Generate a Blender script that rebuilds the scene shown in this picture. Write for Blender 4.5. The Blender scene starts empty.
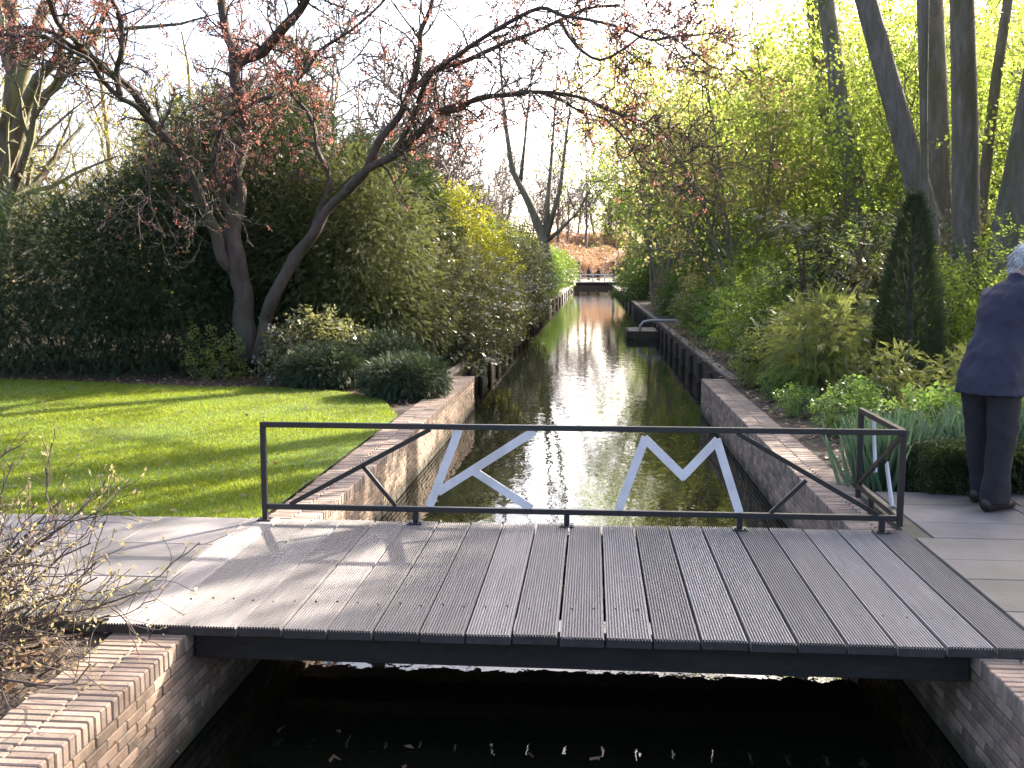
import bpy, math, random
import numpy as np
from mathutils import Vector, Matrix

scene = bpy.context.scene
COL = scene.collection
R = math.radians
rnd = random.Random(11)
nrng = np.random.default_rng(5)

# ------------------------------------------------------------------ camera
H, F, YAW, PIT = 1.6, 1000.0, R(4.6), R(6.5)
_f = Vector((-math.sin(YAW)*math.cos(PIT), math.cos(YAW)*math.cos(PIT), -math.sin(PIT)))
_r = Vector((math.cos(YAW), math.sin(YAW), 0))
_u = Vector((-math.sin(YAW)*math.sin(PIT), math.cos(YAW)*math.sin(PIT), math.cos(PIT)))
def ray(px, py): return _f + _r*((px-512)/F) + _u*((384-py)/F)
def G(px, py, z=0.0):
    d = ray(px, py); t = (z-H)/d.z
    return Vector((d.x*t, d.y*t, z))
def P(px, py, Y):
    d = ray(px, py); t = Y/d.y
    return Vector((d.x*t, Y, H+d.z*t))
cd = bpy.data.cameras.new('camera'); cam = bpy.data.objects.new('camera', cd); COL.objects.link(cam)
cam.location = (0, 0, H); cam.rotation_euler = (R(90)-PIT, 0, YAW)
cd.sensor_width = 36; cd.lens = 36*F/1024; cd.clip_end = 3000; cd.clip_start = 0.05
scene.camera = cam

# ------------------------------------------------------------------ light
SUN_AZ, SUN_EL = R(39), R(28.5)
w = bpy.data.worlds.new('World'); scene.world = w; w.use_nodes = True
nt = w.node_tree; bg = nt.nodes['Background']
sky = nt.nodes.new('ShaderNodeTexSky'); sky.sky_type = 'NISHITA'; sky.sun_disc = False
sky.sun_elevation = SUN_EL; sky.sun_rotation = SUN_AZ; sky.air_density = 0.6; sky.dust_density = 5.0; sky.ozone_density = 0.3
nt.links.new(sky.outputs[0], bg.inputs[0]); bg.inputs[1].default_value = 0.15
sd = bpy.data.lights.new('sun', 'SUN'); sun = bpy.data.objects.new('sun', sd); COL.objects.link(sun)
sd.energy = 5.0; sd.angle = R(0.53); sd.color = (1.0, 0.90, 0.76)
sdir = Vector((math.sin(SUN_AZ)*math.cos(SUN_EL), math.cos(SUN_AZ)*math.cos(SUN_EL), math.sin(SUN_EL)))
sun.rotation_euler = sdir.to_track_quat('Z', 'Y').to_euler(); sun.location = (10, 12, 20)
scene.view_settings.view_transform = 'Standard'; scene.view_settings.look = 'None'
scene.view_settings.exposure = 2.35; scene.view_settings.gamma = 1.0
scene.cycles.use_denoising = True
scene.cycles.max_bounces = 7; scene.cycles.diffuse_bounces = 4; scene.cycles.glossy_bounces = 3
scene.cycles.transmission_bounces = 5; scene.cycles.transparent_max_bounces = 4
scene.cycles.caustics_reflective = False; scene.cycles.caustics_refractive = False
scene.cycles.sample_clamp_indirect = 4.0

# ------------------------------------------------------------------ materials
def newmat(name):
    m = bpy.data.materials.new(name); m.use_nodes = True
    t = m.node_tree; t.nodes.clear()
    out = t.nodes.new('ShaderNodeOutputMaterial')
    return m, t, out
def N(t, kind, **kw):
    n = t.nodes.new(kind)
    for k, v in kw.items():
        if k in n.inputs: n.inputs[k].default_value = v
        else: setattr(n, k, v)
    return n
def ramp(t, fac, cols):
    r = t.nodes.new('ShaderNodeValToRGB'); e = r.color_ramp.elements
    while len(e) < len(cols): e.new(0.5)
    for i, (p, c) in enumerate(cols):
        e[i].position = p; e[i].color = (*c, 1)
    t.links.new(fac, r.inputs[0]); return r.outputs[0]
def mixc(t, fac, a, b, mode='MIX'):
    m = t.nodes.new('ShaderNodeMix'); m.data_type = 'RGBA'; m.blend_type = mode
    if isinstance(fac, (int, float)): m.inputs[0].default_value = fac
    else: t.links.new(fac, m.inputs[0])
    for s, x in ((6, a), (7, b)):
        if isinstance(x, tuple): m.inputs[s].default_value = (*x, 1)
        else: t.links.new(x, m.inputs[s])
    return m.outputs[2]
def coords(t, scale=(1, 1, 1), which='Object'):
    c = t.nodes.new('ShaderNodeTexCoord'); mp = t.nodes.new('ShaderNodeMapping'); mp.inputs['Scale'].default_value = scale
    t.links.new(c.outputs[which], mp.inputs[0]); return mp.outputs[0]
def geo_pos(t, scale=(1, 1, 1)):
    c = t.nodes.new('ShaderNodeNewGeometry'); mp = t.nodes.new('ShaderNodeMapping'); mp.inputs['Scale'].default_value = scale
    t.links.new(c.outputs['Position'], mp.inputs[0]); return mp.outputs[0]
def noise(t, vec, scale, detail=4, rough=0.55):
    n = N(t, 'ShaderNodeTexNoise', Scale=scale, Detail=detail, Roughness=rough)
    t.links.new(vec, n.inputs['Vector']); return n.outputs['Fac']
def bump(t, h, strength, dist=0.01):
    b = N(t, 'ShaderNodeBump', Strength=strength, Distance=dist); t.links.new(h, b.inputs['Height']); return b.outputs[0]

def leafmat(name, cols, trans, tw=0.45, rough=0.45, spec=0.4):
    """cols: list of base colours spread at random over the leaves; trans: colour seen through a leaf."""
    m, t, out = newmat(name)
    g = t.nodes.new('ShaderNodeNewGeometry')
    c = ramp(t, g.outputs['Random Per Island'], [(i/max(1, len(cols)-1), c) for i, c in enumerate(cols)])
    p = N(t, 'ShaderNodeBsdfPrincipled', Roughness=rough); p.inputs['Specular IOR Level'].default_value = spec
    t.links.new(c, p.inputs['Base Color'])
    tr = t.nodes.new('ShaderNodeBsdfTranslucent')
    t.links.new(mixc(t, 0.5, c, trans), tr.inputs[0])
    mx = N(t, 'ShaderNodeMixShader'); mx.inputs[0].default_value = tw
    t.links.new(p.outputs[0], mx.inputs[1]); t.links.new(tr.outputs[0], mx.inputs[2]); t.links.new(mx.outputs[0], out.inputs[0])
    return m
def surf(name, c1, c2, scale=8, stretch=(1, 1, 1), rough=0.8, bmp=0.4, dist=0.01, island=0.0, c3=None, spec=0.4, metal=0.0, fine=60, tide=None):
    m, t, out = newmat(name)
    v = geo_pos(t, stretch)
    n1 = noise(t, v, scale, 6, 0.65); n2 = noise(t, v, fine, 4, 0.6)
    c = ramp(t, n1, [(0.3, c1), (0.7, c2)])
    if c3: c = mixc(t, ramp(t, noise(t, v, scale*0.35, 3), [(0.48, (0, 0, 0)), (0.62, (1, 1, 1))]), c, c3)
    c = mixc(t, ramp(t, n2, [(0.25, (0.25,)*3), (0.75, (0.0,)*3)]), c, tuple(x*0.45 for x in c1))
    if island:
        g = t.nodes.new('ShaderNodeNewGeometry')
        k = ramp(t, g.outputs['Random Per Island'], [(0, (1-island,)*3), (1, (1+island*0.6,)*3)])
        c = mixc(t, 1.0, c, k, 'MULTIPLY')
    if tide is not None:                                          # dark algae band that the water leaves on the wall
        g2 = t.nodes.new('ShaderNodeNewGeometry'); sp = t.nodes.new('ShaderNodeSeparateXYZ'); t.links.new(g2.outputs['Position'], sp.inputs[0])
        ad = N(t, 'ShaderNodeMath', operation='MULTIPLY_ADD'); t.links.new(noise(t, v, 5, 4), ad.inputs[0]); ad.inputs[1].default_value = .25; t.links.new(sp.outputs[2], ad.inputs[2])
        mr = N(t, 'ShaderNodeMapRange'); mr.inputs[1].default_value = tide; mr.inputs[2].default_value = tide+.10; mr.inputs[3].default_value = .85; mr.inputs[4].default_value = 0
        t.links.new(ad.outputs[0], mr.inputs[0]); c = mixc(t, mr.outputs[0], c, (0.035, 0.036, 0.02))
    p = N(t, 'ShaderNodeBsdfPrincipled', Roughness=rough, Metallic=metal); p.inputs['Specular IOR Level'].default_value = spec
    t.links.new(c, p.inputs['Base Color'])
    if bmp:
        a = N(t, 'ShaderNodeMath', operation='ADD'); t.links.new(n1, a.inputs[0]); t.links.new(n2, a.inputs[1])
        t.links.new(bump(t, a.outputs[0], bmp, dist), p.inputs['Normal'])
    t.links.new(p.outputs[0], out.inputs[0]); return m

M = {}
M['soil'] = surf('soil', (0.045, 0.032, 0.024), (0.11, 0.08, 0.06), 3, bmp=1.0, dist=0.05, c3=(0.075, 0.06, 0.04))
M['lawn'] = surf('lawn', (0.045, 0.10, 0.012), (0.07, 0.14, 0.018), 2.5, bmp=0.6, dist=0.02, c3=(0.075, 0.12, 0.02))
M['far_grass'] = surf('far_grass', (0.06, 0.10, 0.015), (0.10, 0.14, 0.025), 1.2, bmp=0.6, dist=0.05)
M['heath'] = surf('heath', (0.19, 0.13, 0.07), (0.33, 0.24, 0.15), 0.35, bmp=0.8, dist=0.3, c3=(0.24, 0.21, 0.09), fine=2.2)
M['gravel'] = surf('gravel', (0.10, 0.085, 0.095), (0.14, 0.12, 0.13), 2, bmp=0.3)
M['slab'] = surf('paving_slab', (0.145, 0.132, 0.127), (0.23, 0.21, 0.202), 2.2, rough=0.75, bmp=0.5, dist=0.005, island=0.2, c3=(0.13, 0.12, 0.10), fine=38)
M['joint'] = surf('joint_sand', (0.07, 0.07, 0.045), (0.12, 0.11, 0.085), 9, bmp=0.5)
M['brick'] = surf('brick', (0.28, 0.19, 0.13), (0.41, 0.30, 0.215), 14, rough=0.85, bmp=0.7, dist=0.004, island=0.42, c3=(0.21, 0.165, 0.12), fine=90, tide=-.40)
M['coping_brick'] = surf('coping_brick', (0.27, 0.19, 0.145), (0.38, 0.29, 0.225), 14, rough=0.85, bmp=0.7, dist=0.004, island=0.36, c3=(0.24, 0.19, 0.15), fine=90)
M['mortar'] = surf('mortar', (0.09, 0.08, 0.07), (0.17, 0.15, 0.13), 20, bmp=0.6, tide=-.40)
M['board'] = surf('weathered_board', (0.205, 0.19, 0.185), (0.32, 0.30, 0.29), 5, (9, 0.5, 9), rough=0.62, bmp=0.25, dist=0.003, island=0.3, fine=45, c3=(0.245, 0.225, 0.222))
M['shaded_end'] = surf('shaded_board_end', (0.025, 0.022, 0.02), (0.06, 0.05, 0.045), 14, bmp=.4)  # shade on the board ends painted as a second, darker material
M['shaded_beam'] = surf('shaded_beam', (0.012, 0.010, 0.009), (0.03, 0.025, 0.02), 5, (1, 4, 4), bmp=.5)  # near-black base puts the missing shade into the beam colour
M['old_timber'] = surf('old_timber', (0.045, 0.036, 0.028), (0.11, 0.088, 0.066), 4, (6, 6, 0.8), bmp=0.6, island=0.3)
M['timber_cap'] = surf('timber_cap', (0.13, 0.11, 0.09), (0.22, 0.19, 0.16), 4, (6, 0.8, 6), bmp=0.5)
M['grey_timber'] = surf('grey_timber', (0.33, 0.32, 0.33), (0.46, 0.45, 0.46), 4, bmp=0.2)
M['black_metal'] = surf('black_painted_metal', (0.012, 0.012, 0.013), (0.022, 0.021, 0.022), 30, rough=0.38, bmp=0.08, dist=0.002, spec=0.5)
M['white_metal'] = surf('white_painted_metal', (0.64, 0.62, 0.63), (0.76, 0.74, 0.74), 12, rough=0.4, bmp=0.15, dist=0.003, c3=(0.58, 0.56, 0.54), fine=120)
M['bark_plum'] = surf('bark_plum', (0.075, 0.05, 0.045), (0.16, 0.115, 0.095), 6, (2, 2, 0.5), bmp=1.0, dist=0.03, c3=(0.10, 0.095, 0.05))
M['bark_grey'] = surf('bark_grey', (0.19, 0.165, 0.13), (0.38, 0.335, 0.27), 6, (2.4, 2.4, 0.5), bmp=1.0, dist=0.06, c3=(0.20, 0.19, 0.11), fine=34)
M['bark_moss'] = surf('bark_moss', (0.10, 0.085, 0.06), (0.20, 0.17, 0.11), 5, (2, 2, 0.4), bmp=1.0, dist=0.03, c3=(0.21, 0.21, 0.08))
M['bark_far'] = surf('bark_far', (0.15, 0.12, 0.10), (0.22, 0.18, 0.155), 3, bmp=0.0)
M['twig'] = surf('twig', (0.07, 0.052, 0.042), (0.13, 0.10, 0.08), 9, bmp=0.3)
M['twig_yellow'] = surf('twig_yellow', (0.20, 0.16, 0.07), (0.30, 0.25, 0.12), 5, bmp=0.0)
M['lime'] = leafmat('lime_leaf', [(0.10, 0.165, 0.025), (0.18, 0.25, 0.035), (0.14, 0.20, 0.03), (0.24, 0.28, 0.06)], (0.64, 0.78, 0.13), 0.6)
M['lime_pale'] = leafmat('pale_leaf', [(0.16, 0.18, 0.05), (0.22, 0.2, 0.09), (0.15, 0.2, 0.04), (0.26, 0.17, 0.11)], (0.72, 0.62, 0.22), 0.6)
M['mid'] = leafmat('mid_leaf', [(0.05, 0.09, 0.018), (0.08, 0.13, 0.025), (0.065, 0.10, 0.02)], (0.25, 0.36, 0.05), 0.4)
M['yellow'] = leafmat('yellow_leaf', [(0.18, 0.2, 0.02), (0.27, 0.27, 0.03), (0.14, 0.18, 0.02)], (0.6, 0.58, 0.05), 0.5)
M['yew'] = leafmat('yew_needles', [(0.016, 0.029, 0.012), (0.032, 0.052, 0.018), (0.021, 0.036, 0.015)], (0.10, 0.14, 0.03), 0.2, 0.6, 0.25)
M['yew_light'] = leafmat('pale_yew_needles', [(0.06, 0.075, 0.024), (0.10, 0.115, 0.04), (0.075, 0.09, 0.028)], (0.25, 0.27, 0.07), 0.3, 0.6, 0.3)
M['cone_needles'] = leafmat('cone_needles', [(0.035, 0.052, 0.022), (0.055, 0.078, 0.034), (0.045, 0.066, 0.028)], (0.12, 0.16, 0.05), 0.25, 0.6, 0.3)
M['blue_needles'] = leafmat('blue_needles', [(0.026, 0.042, 0.02), (0.04, 0.06, 0.028)], (0.1, 0.14, 0.05), 0.2, 0.6, 0.3)
M['laurel'] = leafmat('glossy_leaf', [(0.05, 0.065, 0.02), (0.10, 0.105, 0.035), (0.07, 0.085, 0.025), (0.13, 0.12, 0.06), (0.42, 0.40, 0.30)], (0.4, 0.4, 0.12), 0.32, 0.22, 0.8)  # palest tone: leaf undersides, painted in to read as sun glints
M['fern'] = leafmat('feathery_leaf', [(0.10, 0.13, 0.03), (0.18, 0.20, 0.06), (0.13, 0.16, 0.04)], (0.5, 0.54, 0.13), 0.48, 0.5, 0.3)
M['fresh'] = leafmat('fresh_leaf', [(0.07, 0.15, 0.03), (0.11, 0.21, 0.045), (0.14, 0.22, 0.05)], (0.38, 0.55, 0.1), 0.45)
M['daffodil'] = leafmat('daffodil_leaf', [(0.07, 0.14, 0.08), (0.10, 0.17, 0.10), (0.13, 0.2, 0.10)], (0.28, 0.42, 0.2), 0.4)
M['box'] = leafmat('box_leaf', [(0.035, 0.055, 0.02), (0.055, 0.08, 0.028), (0.07, 0.09, 0.03)], (0.16, 0.2, 0.05), 0.3, 0.4)
M['redbud'] = leafmat('red_bud', [(0.20, 0.06, 0.05), (0.34, 0.13, 0.11), (0.30, 0.15, 0.09), (0.16, 0.05, 0.05)], (0.6, 0.24, 0.18), 0.4)
M['rust'] = leafmat('rust_leaf', [(0.24, 0.14, 0.08), (0.34, 0.21, 0.14), (0.26, 0.13, 0.09), (0.36, 0.28, 0.16)], (0.42, 0.28, 0.16), 0.35)
M['brownleaf'] = leafmat('dead_leaf', [(0.16, 0.09, 0.05), (0.26, 0.16, 0.09), (0.11, 0.065, 0.04), (0.34, 0.25, 0.18)], (0.3, 0.17, 0.08), 0.2)
M['grass'] = leafmat('grass_blade', [(0.11, 0.165, 0.010), (0.165, 0.22, 0.018), (0.14, 0.19, 0.013), (0.20, 0.22, 0.03)], (0.52, 0.58, 0.03), 0.45, 0.45, 0.3)
M['azbud'] = leafmat('azalea_bud', [(0.32, 0.28, 0.12), (0.38, 0.26, 0.2), (0.28, 0.3, 0.1)], (0.5, 0.42, 0.15), 0.4)
M['azleaf'] = leafmat('azalea_leaf', [(0.28, 0.30, 0.08), (0.36, 0.17, 0.17), (0.22, 0.27, 0.06)], (0.5, 0.45, 0.15), 0.4)
M['jacket'] = surf('navy_jacket', (0.022, 0.022, 0.042), (0.034, 0.033, 0.058), 9, rough=0.75, bmp=0.3, dist=0.012, fine=400)
M['trousers'] = surf('black_trousers', (0.014, 0.013, 0.016), (0.024, 0.022, 0.026), 8, (1, 1, 2), rough=0.8, bmp=0.4, dist=0.015, fine=400)
M['shoe'] = surf('brown_shoe', (0.02, 0.014, 0.011), (0.04, 0.028, 0.022), 20, rough=0.4, bmp=0.1)
M['skin'] = surf('skin', (0.42, 0.25, 0.19), (0.50, 0.31, 0.24), 20, rough=0.5, bmp=0.05, fine=300)
M['hair'] = surf('white_hair', (0.55, 0.54, 0.53), (0.72, 0.71, 0.7), 60, (1, 1, 0.25), rough=0.5, bmp=0.6, dist=0.006)
M['coat_plum'] = surf('plum_coat', (0.05, 0.02, 0.03), (0.075, 0.03, 0.045), 9, rough=0.8, bmp=0.2)
M['stocking'] = surf('stocking', (0.20, 0.10, 0.075), (0.25, 0.13, 0.10), 20, rough=0.6, bmp=0.05)
M['eye'] = surf('eye', (0.05, 0.04, 0.03), (0.08, 0.06, 0.05), 30, rough=0.1, bmp=0)

def watermat():
    m, t, out = newmat('canal_water')
    v = geo_pos(t, (1.0, 0.6, 1.0))
    n1 = noise(t, v, 5.0, 2, 0.5); n2 = noise(t, v, 16.0, 2, 0.5)
    a = N(t, 'ShaderNodeMath', operation='MULTIPLY_ADD'); t.links.new(n2, a.inputs[0]); a.inputs[1].default_value = 0.25; t.links.new(n1, a.inputs[2])
    p = N(t, 'ShaderNodeBsdfPrincipled', Roughness=0.015, IOR=1.5)
    p.inputs['Base Color'].default_value = (0.006, 0.007, 0.004, 1); p.inputs['Specular IOR Level'].default_value = 0.5
    t.links.new(bump(t, a.outputs[0], 0.10, 0.03), p.inputs['Normal'])
    t.links.new(p.outputs[0], out.inputs[0]); return m
M['water'] = watermat()

# ------------------------------------------------------------------ mesh helpers
def link(o, parent=None):
    COL.objects.link(o)
    if parent: o.parent = parent
    return o
def mesh_obj(name, V, Fs, mat, parent=None, smooth=False):
    me = bpy.data.meshes.new(name)
    if isinstance(Fs, np.ndarray):
        nf, k = Fs.shape
        me.vertices.add(len(V)); me.vertices.foreach_set('co', np.asarray(V, np.float32).ravel())
        me.loops.add(nf*k); me.loops.foreach_set('vertex_index', Fs.astype(np.int32).ravel())
        me.polygons.add(nf); me.polygons.foreach_set('loop_start', np.arange(0, nf*k, k, dtype=np.int32))
        me.update(calc_edges=True)
    else:
        me.from_pydata([tuple(v) for v in V], [], Fs); me.update()
    if smooth: me.polygons.foreach_set('use_smooth', [True]*len(me.polygons))
    me.materials.append(mat)
    return link(bpy.data.objects.new(name, me), parent)
def tag(o, label=None, cat=None, group=None, kind=None):
    if label: o['label'] = label
    if cat: o['category'] = cat
    if group: o['group'] = group
    if kind: o['kind'] = kind
    return o
def empty(name, loc, label, cat, group=None, rz=0):
    o = bpy.data.objects.new(name, None); o.empty_display_size = 0.2; o.location = loc; o.rotation_euler = (0, 0, rz)
    link(o); return tag(o, label, cat, group)
def copy_tree(o, loc, rz, sc, label, group=None):
    def rec(s, par):
        c = s.copy(); COL.objects.link(c)
        if par: c.parent = par
        for ch in list(s.children): rec(ch, c)
        return c
    c = rec(o, None); c.location = loc; c.rotation_euler = (0, 0, rz); c.scale = sc if isinstance(sc, tuple) else (sc, sc, sc)
    c['label'] = label
    if group: c['group'] = group
    return c

class MB:
    def __init__(s): s.V = []; s.F = []
    def add(s, vs, fs):
        b = len(s.V); s.V += [tuple(v) for v in vs]; s.F += [tuple(i+b for i in f) for f in fs]
    def box(s, x0, x1, y0, y1, z0, z1, bev=0.0):
        if not bev:
            s.add([(x0,y0,z0),(x1,y0,z0),(x1,y1,z0),(x0,y1,z0),(x0,y0,z1),(x1,y0,z1),(x1,y1,z1),(x0,y1,z1)],
                  [(3,2,1,0),(4,5,6,7),(0,1,5,4),(1,2,6,5),(2,3,7,6),(3,0,4,7)]); return
        c = ((x0+x1)/2, (y0+y1)/2, (z0+z1)/2); h = ((x1-x0)/2, (y1-y0)/2, (z1-z0)/2)
        vs = []; idx = {}
        for sx in (-1, 1):
            for sy in (-1, 1):
                for sz in (-1, 1):
                    for a in range(3):
                        d = [h[0]-bev, h[1]-bev, h[2]-bev]; d[a] = h[a]
                        idx[(sx, sy, sz, a)] = len(vs); vs.append((c[0]+sx*d[0], c[1]+sy*d[1], c[2]+sz*d[2]))
        fs = []
        def q(pts):
            p = [Vector(vs[i]) for i in pts]; n = (p[1]-p[0]).cross(p[2]-p[0]); m = sum(p, Vector())/len(p)-Vector(c)
            fs.append(tuple(pts) if n.dot(m) > 0 else tuple(reversed(pts)))
        for a in range(3):
            b, d = (a+1) % 3, (a+2) % 3
            for sa in (-1, 1):
                pts = []
                for sb, sd_ in ((-1,-1),(1,-1),(1,1),(-1,1)):
                    k = [0,0,0]; k[a] = sa; k[b] = sb; k[d] = sd_; pts.append(idx[(*k, a)])
                q(pts)
            for sb in (-1, 1):
                for sd_ in (-1, 1):
                    k0 = [0,0,0]; k1 = [0,0,0]; k0[a] = -1; k1[a] = 1; k0[b] = k1[b] = sb; k0[d] = k1[d] = sd_
                    q([idx[(*k0, b)], idx[(*k1, b)], idx[(*k1, d)], idx[(*k0, d)]])
        for sx in (-1, 1):
            for sy in (-1, 1):
                for sz in (-1, 1): q([idx[(sx, sy, sz, 0)], idx[(sx, sy, sz, 1)], idx[(sx, sy, sz, 2)]])
        s.add(vs, fs)
    def bar(s, p, q, wid, dep, side=Vector((0, 1, 0))):
        """flat bar from p to q; dep along side, wid across."""
        p = Vector(p); q = Vector(q); t = (q-p).normalized(); sd_ = side - t*side.dot(t); sd_.normalize(); c = t.cross(sd_)
        vs = []
        for e in (p, q):
            for a, b in ((-1,-1),(1,-1),(1,1),(-1,1)): vs.append(e + c*(a*wid/2) + sd_*(b*dep/2))
        s.add(vs, [(0,1,2,3),(7,6,5,4),(0,4,5,1),(1,5,6,2),(2,6,7,3),(3,7,4,0)])
    def tube(s, pts, rad, n=8, cap=True):
        pts = [Vector(p) for p in pts]; b = len(s.V); side = None
        for i, p in enumerate(pts):
            t = (pts[min(i+1, len(pts)-1)]-pts[max(i-1, 0)]).normalized()
            if side is None: side = t.orthogonal()
            side = (side - t*side.dot(t)).normalized(); c = t.cross(side)
            r = rad[i] if isinstance(rad, (list, tuple)) else rad
            for k in range(n):
                a = 2*math.pi*k/n; s.V.append(tuple(p + side*(math.cos(a)*r) + c*(math.sin(a)*r)))
        for i in range(len(pts)-1):
            for k in range(n):
                k2 = (k+1) % n; s.F.append((b+i*n+k, b+i*n+k2, b+(i+1)*n+k2, b+(i+1)*n+k))
        if cap and n > 3:
            s.F.append(tuple(b+k for k in reversed(range(n)))); s.F.append(tuple(b+(len(pts)-1)*n+k for k in range(n)))
    def loft(s, rings, n=20, side=Vector((0, 1, 0)), cap=True):
        """rings: (centre, radius along side, radius across, [squareness])"""
        b = len(s.V); C = [Vector(r[0]) for r in rings]
        for i, r in enumerate(rings):
            t = (C[min(i+1, len(C)-1)]-C[max(i-1, 0)]).normalized()
            u = (side - t*side.dot(t)).normalized(); v = t.cross(u)
            for k in range(n):
                a = 2*math.pi*k/n
                s.V.append(tuple(C[i] + u*(math.cos(a)*r[1]) + v*(math.sin(a)*r[2])))
        for i in range(len(rings)-1):
            for k in range(n):
                k2 = (k+1) % n; s.F.append((b+i*n+k, b+i*n+k2, b+(i+1)*n+k2, b+(i+1)*n+k))
        if cap:
            s.F.append(tuple(b+k for k in reversed(range(n)))); s.F.append(tuple(b+(len(rings)-1)*n+k for k in range(n)))
    def ball(s, c, r, n=14, m=9):
        c = Vector(c); rr = (r, r, r) if isinstance(r, (int, float)) else r; b = len(s.V)
        for i in range(m+1):
            th = math.pi*i/m
            for k in range(n):
                a = 2*math.pi*k/n
                s.V.append((c.x+rr[0]*math.sin(th)*math.cos(a), c.y+rr[1]*math.sin(th)*math.sin(a), c.z-rr[2]*math.cos(th)))
        for i in range(m):
            for k in range(n):
                k2 = (k+1) % n; s.F.append((b+i*n+k, b+i*n+k2, b+(i+1)*n+k2, b+(i+1)*n+k))
    def build(s, name, mat, parent=None, smooth=False): return mesh_obj(name, s.V, s.F, mat, parent, smooth)

# ---- leaves: a small template repeated by numpy into one mesh
def frames(D, up_bias=0.0):
    D = D/np.maximum(1e-9, np.linalg.norm(D, axis=1, keepdims=True))
    A = nrng.normal(size=D.shape)
    if up_bias: A[:, 2] += up_bias*3
    Nn = A - D*np.sum(A*D, axis=1, keepdims=True); Nn /= np.maximum(1e-9, np.linalg.norm(Nn, axis=1, keepdims=True))
    B = np.cross(Nn, D)
    return np.stack([D, B, Nn], axis=1)          # rows: along, across, normal
def scatter(T, Q, Pos, Fr, Sc):
    V = np.einsum('vk,nkj->nvj', T, Fr)*Sc[:, None, None] + Pos[:, None, :]
    n, v = len(Pos), len(T)
    Fs = (Q[None] + (np.arange(n)*v)[:, None, None]).reshape(-1, Q.shape[1])
    return V.reshape(-1, 3), Fs
def leaf_template(aspect=0.5, fold=0.12):
    return np.array([(0,0,0),(0.45,aspect/2,fold),(1,0,0),(0.45,-aspect/2,fold)], float), np.array([(0,1,2,3)])
def spray_template(k=7, ln=0.42, wd=0.10, droop=0.25, spread=50):
    V = []; Q = []
    for i in range(k):
        x = i/k
        for sgn in (1, -1):
            a = R(spread)*sgn*(1-0.35*x); l = ln*(1-0.55*x)
            c, s_ = math.cos(a), math.sin(a); p = np.array((x, 0, -droop*x*x)); d = np.array((c, s_, -droop*0.8*(x+0.2))); wv = np.array((-s_, c, 0))*wd/2
            b = len(V); V += [p, p+d*l*0.5+wv, p+d*l, p+d*l*0.5-wv]; Q.append((b, b+1, b+2, b+3))
    b = len(V); V += [np.array((0.55,0.03,-droop*.3)), np.array((1.0,0.04,-droop)), np.array((1.3,0,-droop*1.5)), np.array((1.0,-0.04,-droop))]; Q.append((b, b+1, b+2, b+3))
    return np.array(V), np.array(Q)
def twig_template(k=6, size=0.4, aspect=0.55):
    V = []; Q = []; r = random.Random(3)
    for i in range(k):
        x = (i+0.6)/k; a = R(60)*(1 if i % 2 else -1)+r.uniform(-.3, .3); e = r.uniform(-.5, .5)
        d = np.array((math.cos(a)*math.cos(e), math.sin(a)*math.cos(e), math.sin(e))); wv = np.cross(d, (0.2, r.uniform(-.5, .5), 1)); wv /= np.linalg.norm(wv)
        p = np.array((x, 0, 0)); l = size*r.uniform(.7, 1.2); b = len(V)
        V += [p, p+d*l*.45+wv*l*aspect/2, p+d*l, p+d*l*.45-wv*l*aspect/2]; Q.append((b, b+1, b+2, b+3))
    return np.array(V), np.array(Q)
LEAF = leaf_template(); ROUND = leaf_template(0.75); SLIM = leaf_template(0.22, 0.05)
SPRAY = spray_template(7, .36, .085, .3, 48); FEATHER = spray_template(9, 0.34, 0.06, 0.45, 42); TWIG = twig_template(); PINE = spray_template(8, 0.3, 0.04, -0.1, 40)
def rand_dirs(n): 
    d = nrng.normal(size=(n, 3)); return d/np.linalg.norm(d, axis=1, keepdims=True)
def foliage(name, pos, dirs, tmpl, size, mat, parent, var=0.35, up=0.0):
    pos = np.asarray(pos, float); dirs = np.asarray(dirs, float)
    sc = size*(1+var*nrng.uniform(-1, 1, len(pos)))
    V, Q = scatter(tmpl[0], tmpl[1], pos, frames(dirs, up), sc)
    return mesh_obj(name, V, Q, mat, parent)

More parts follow.
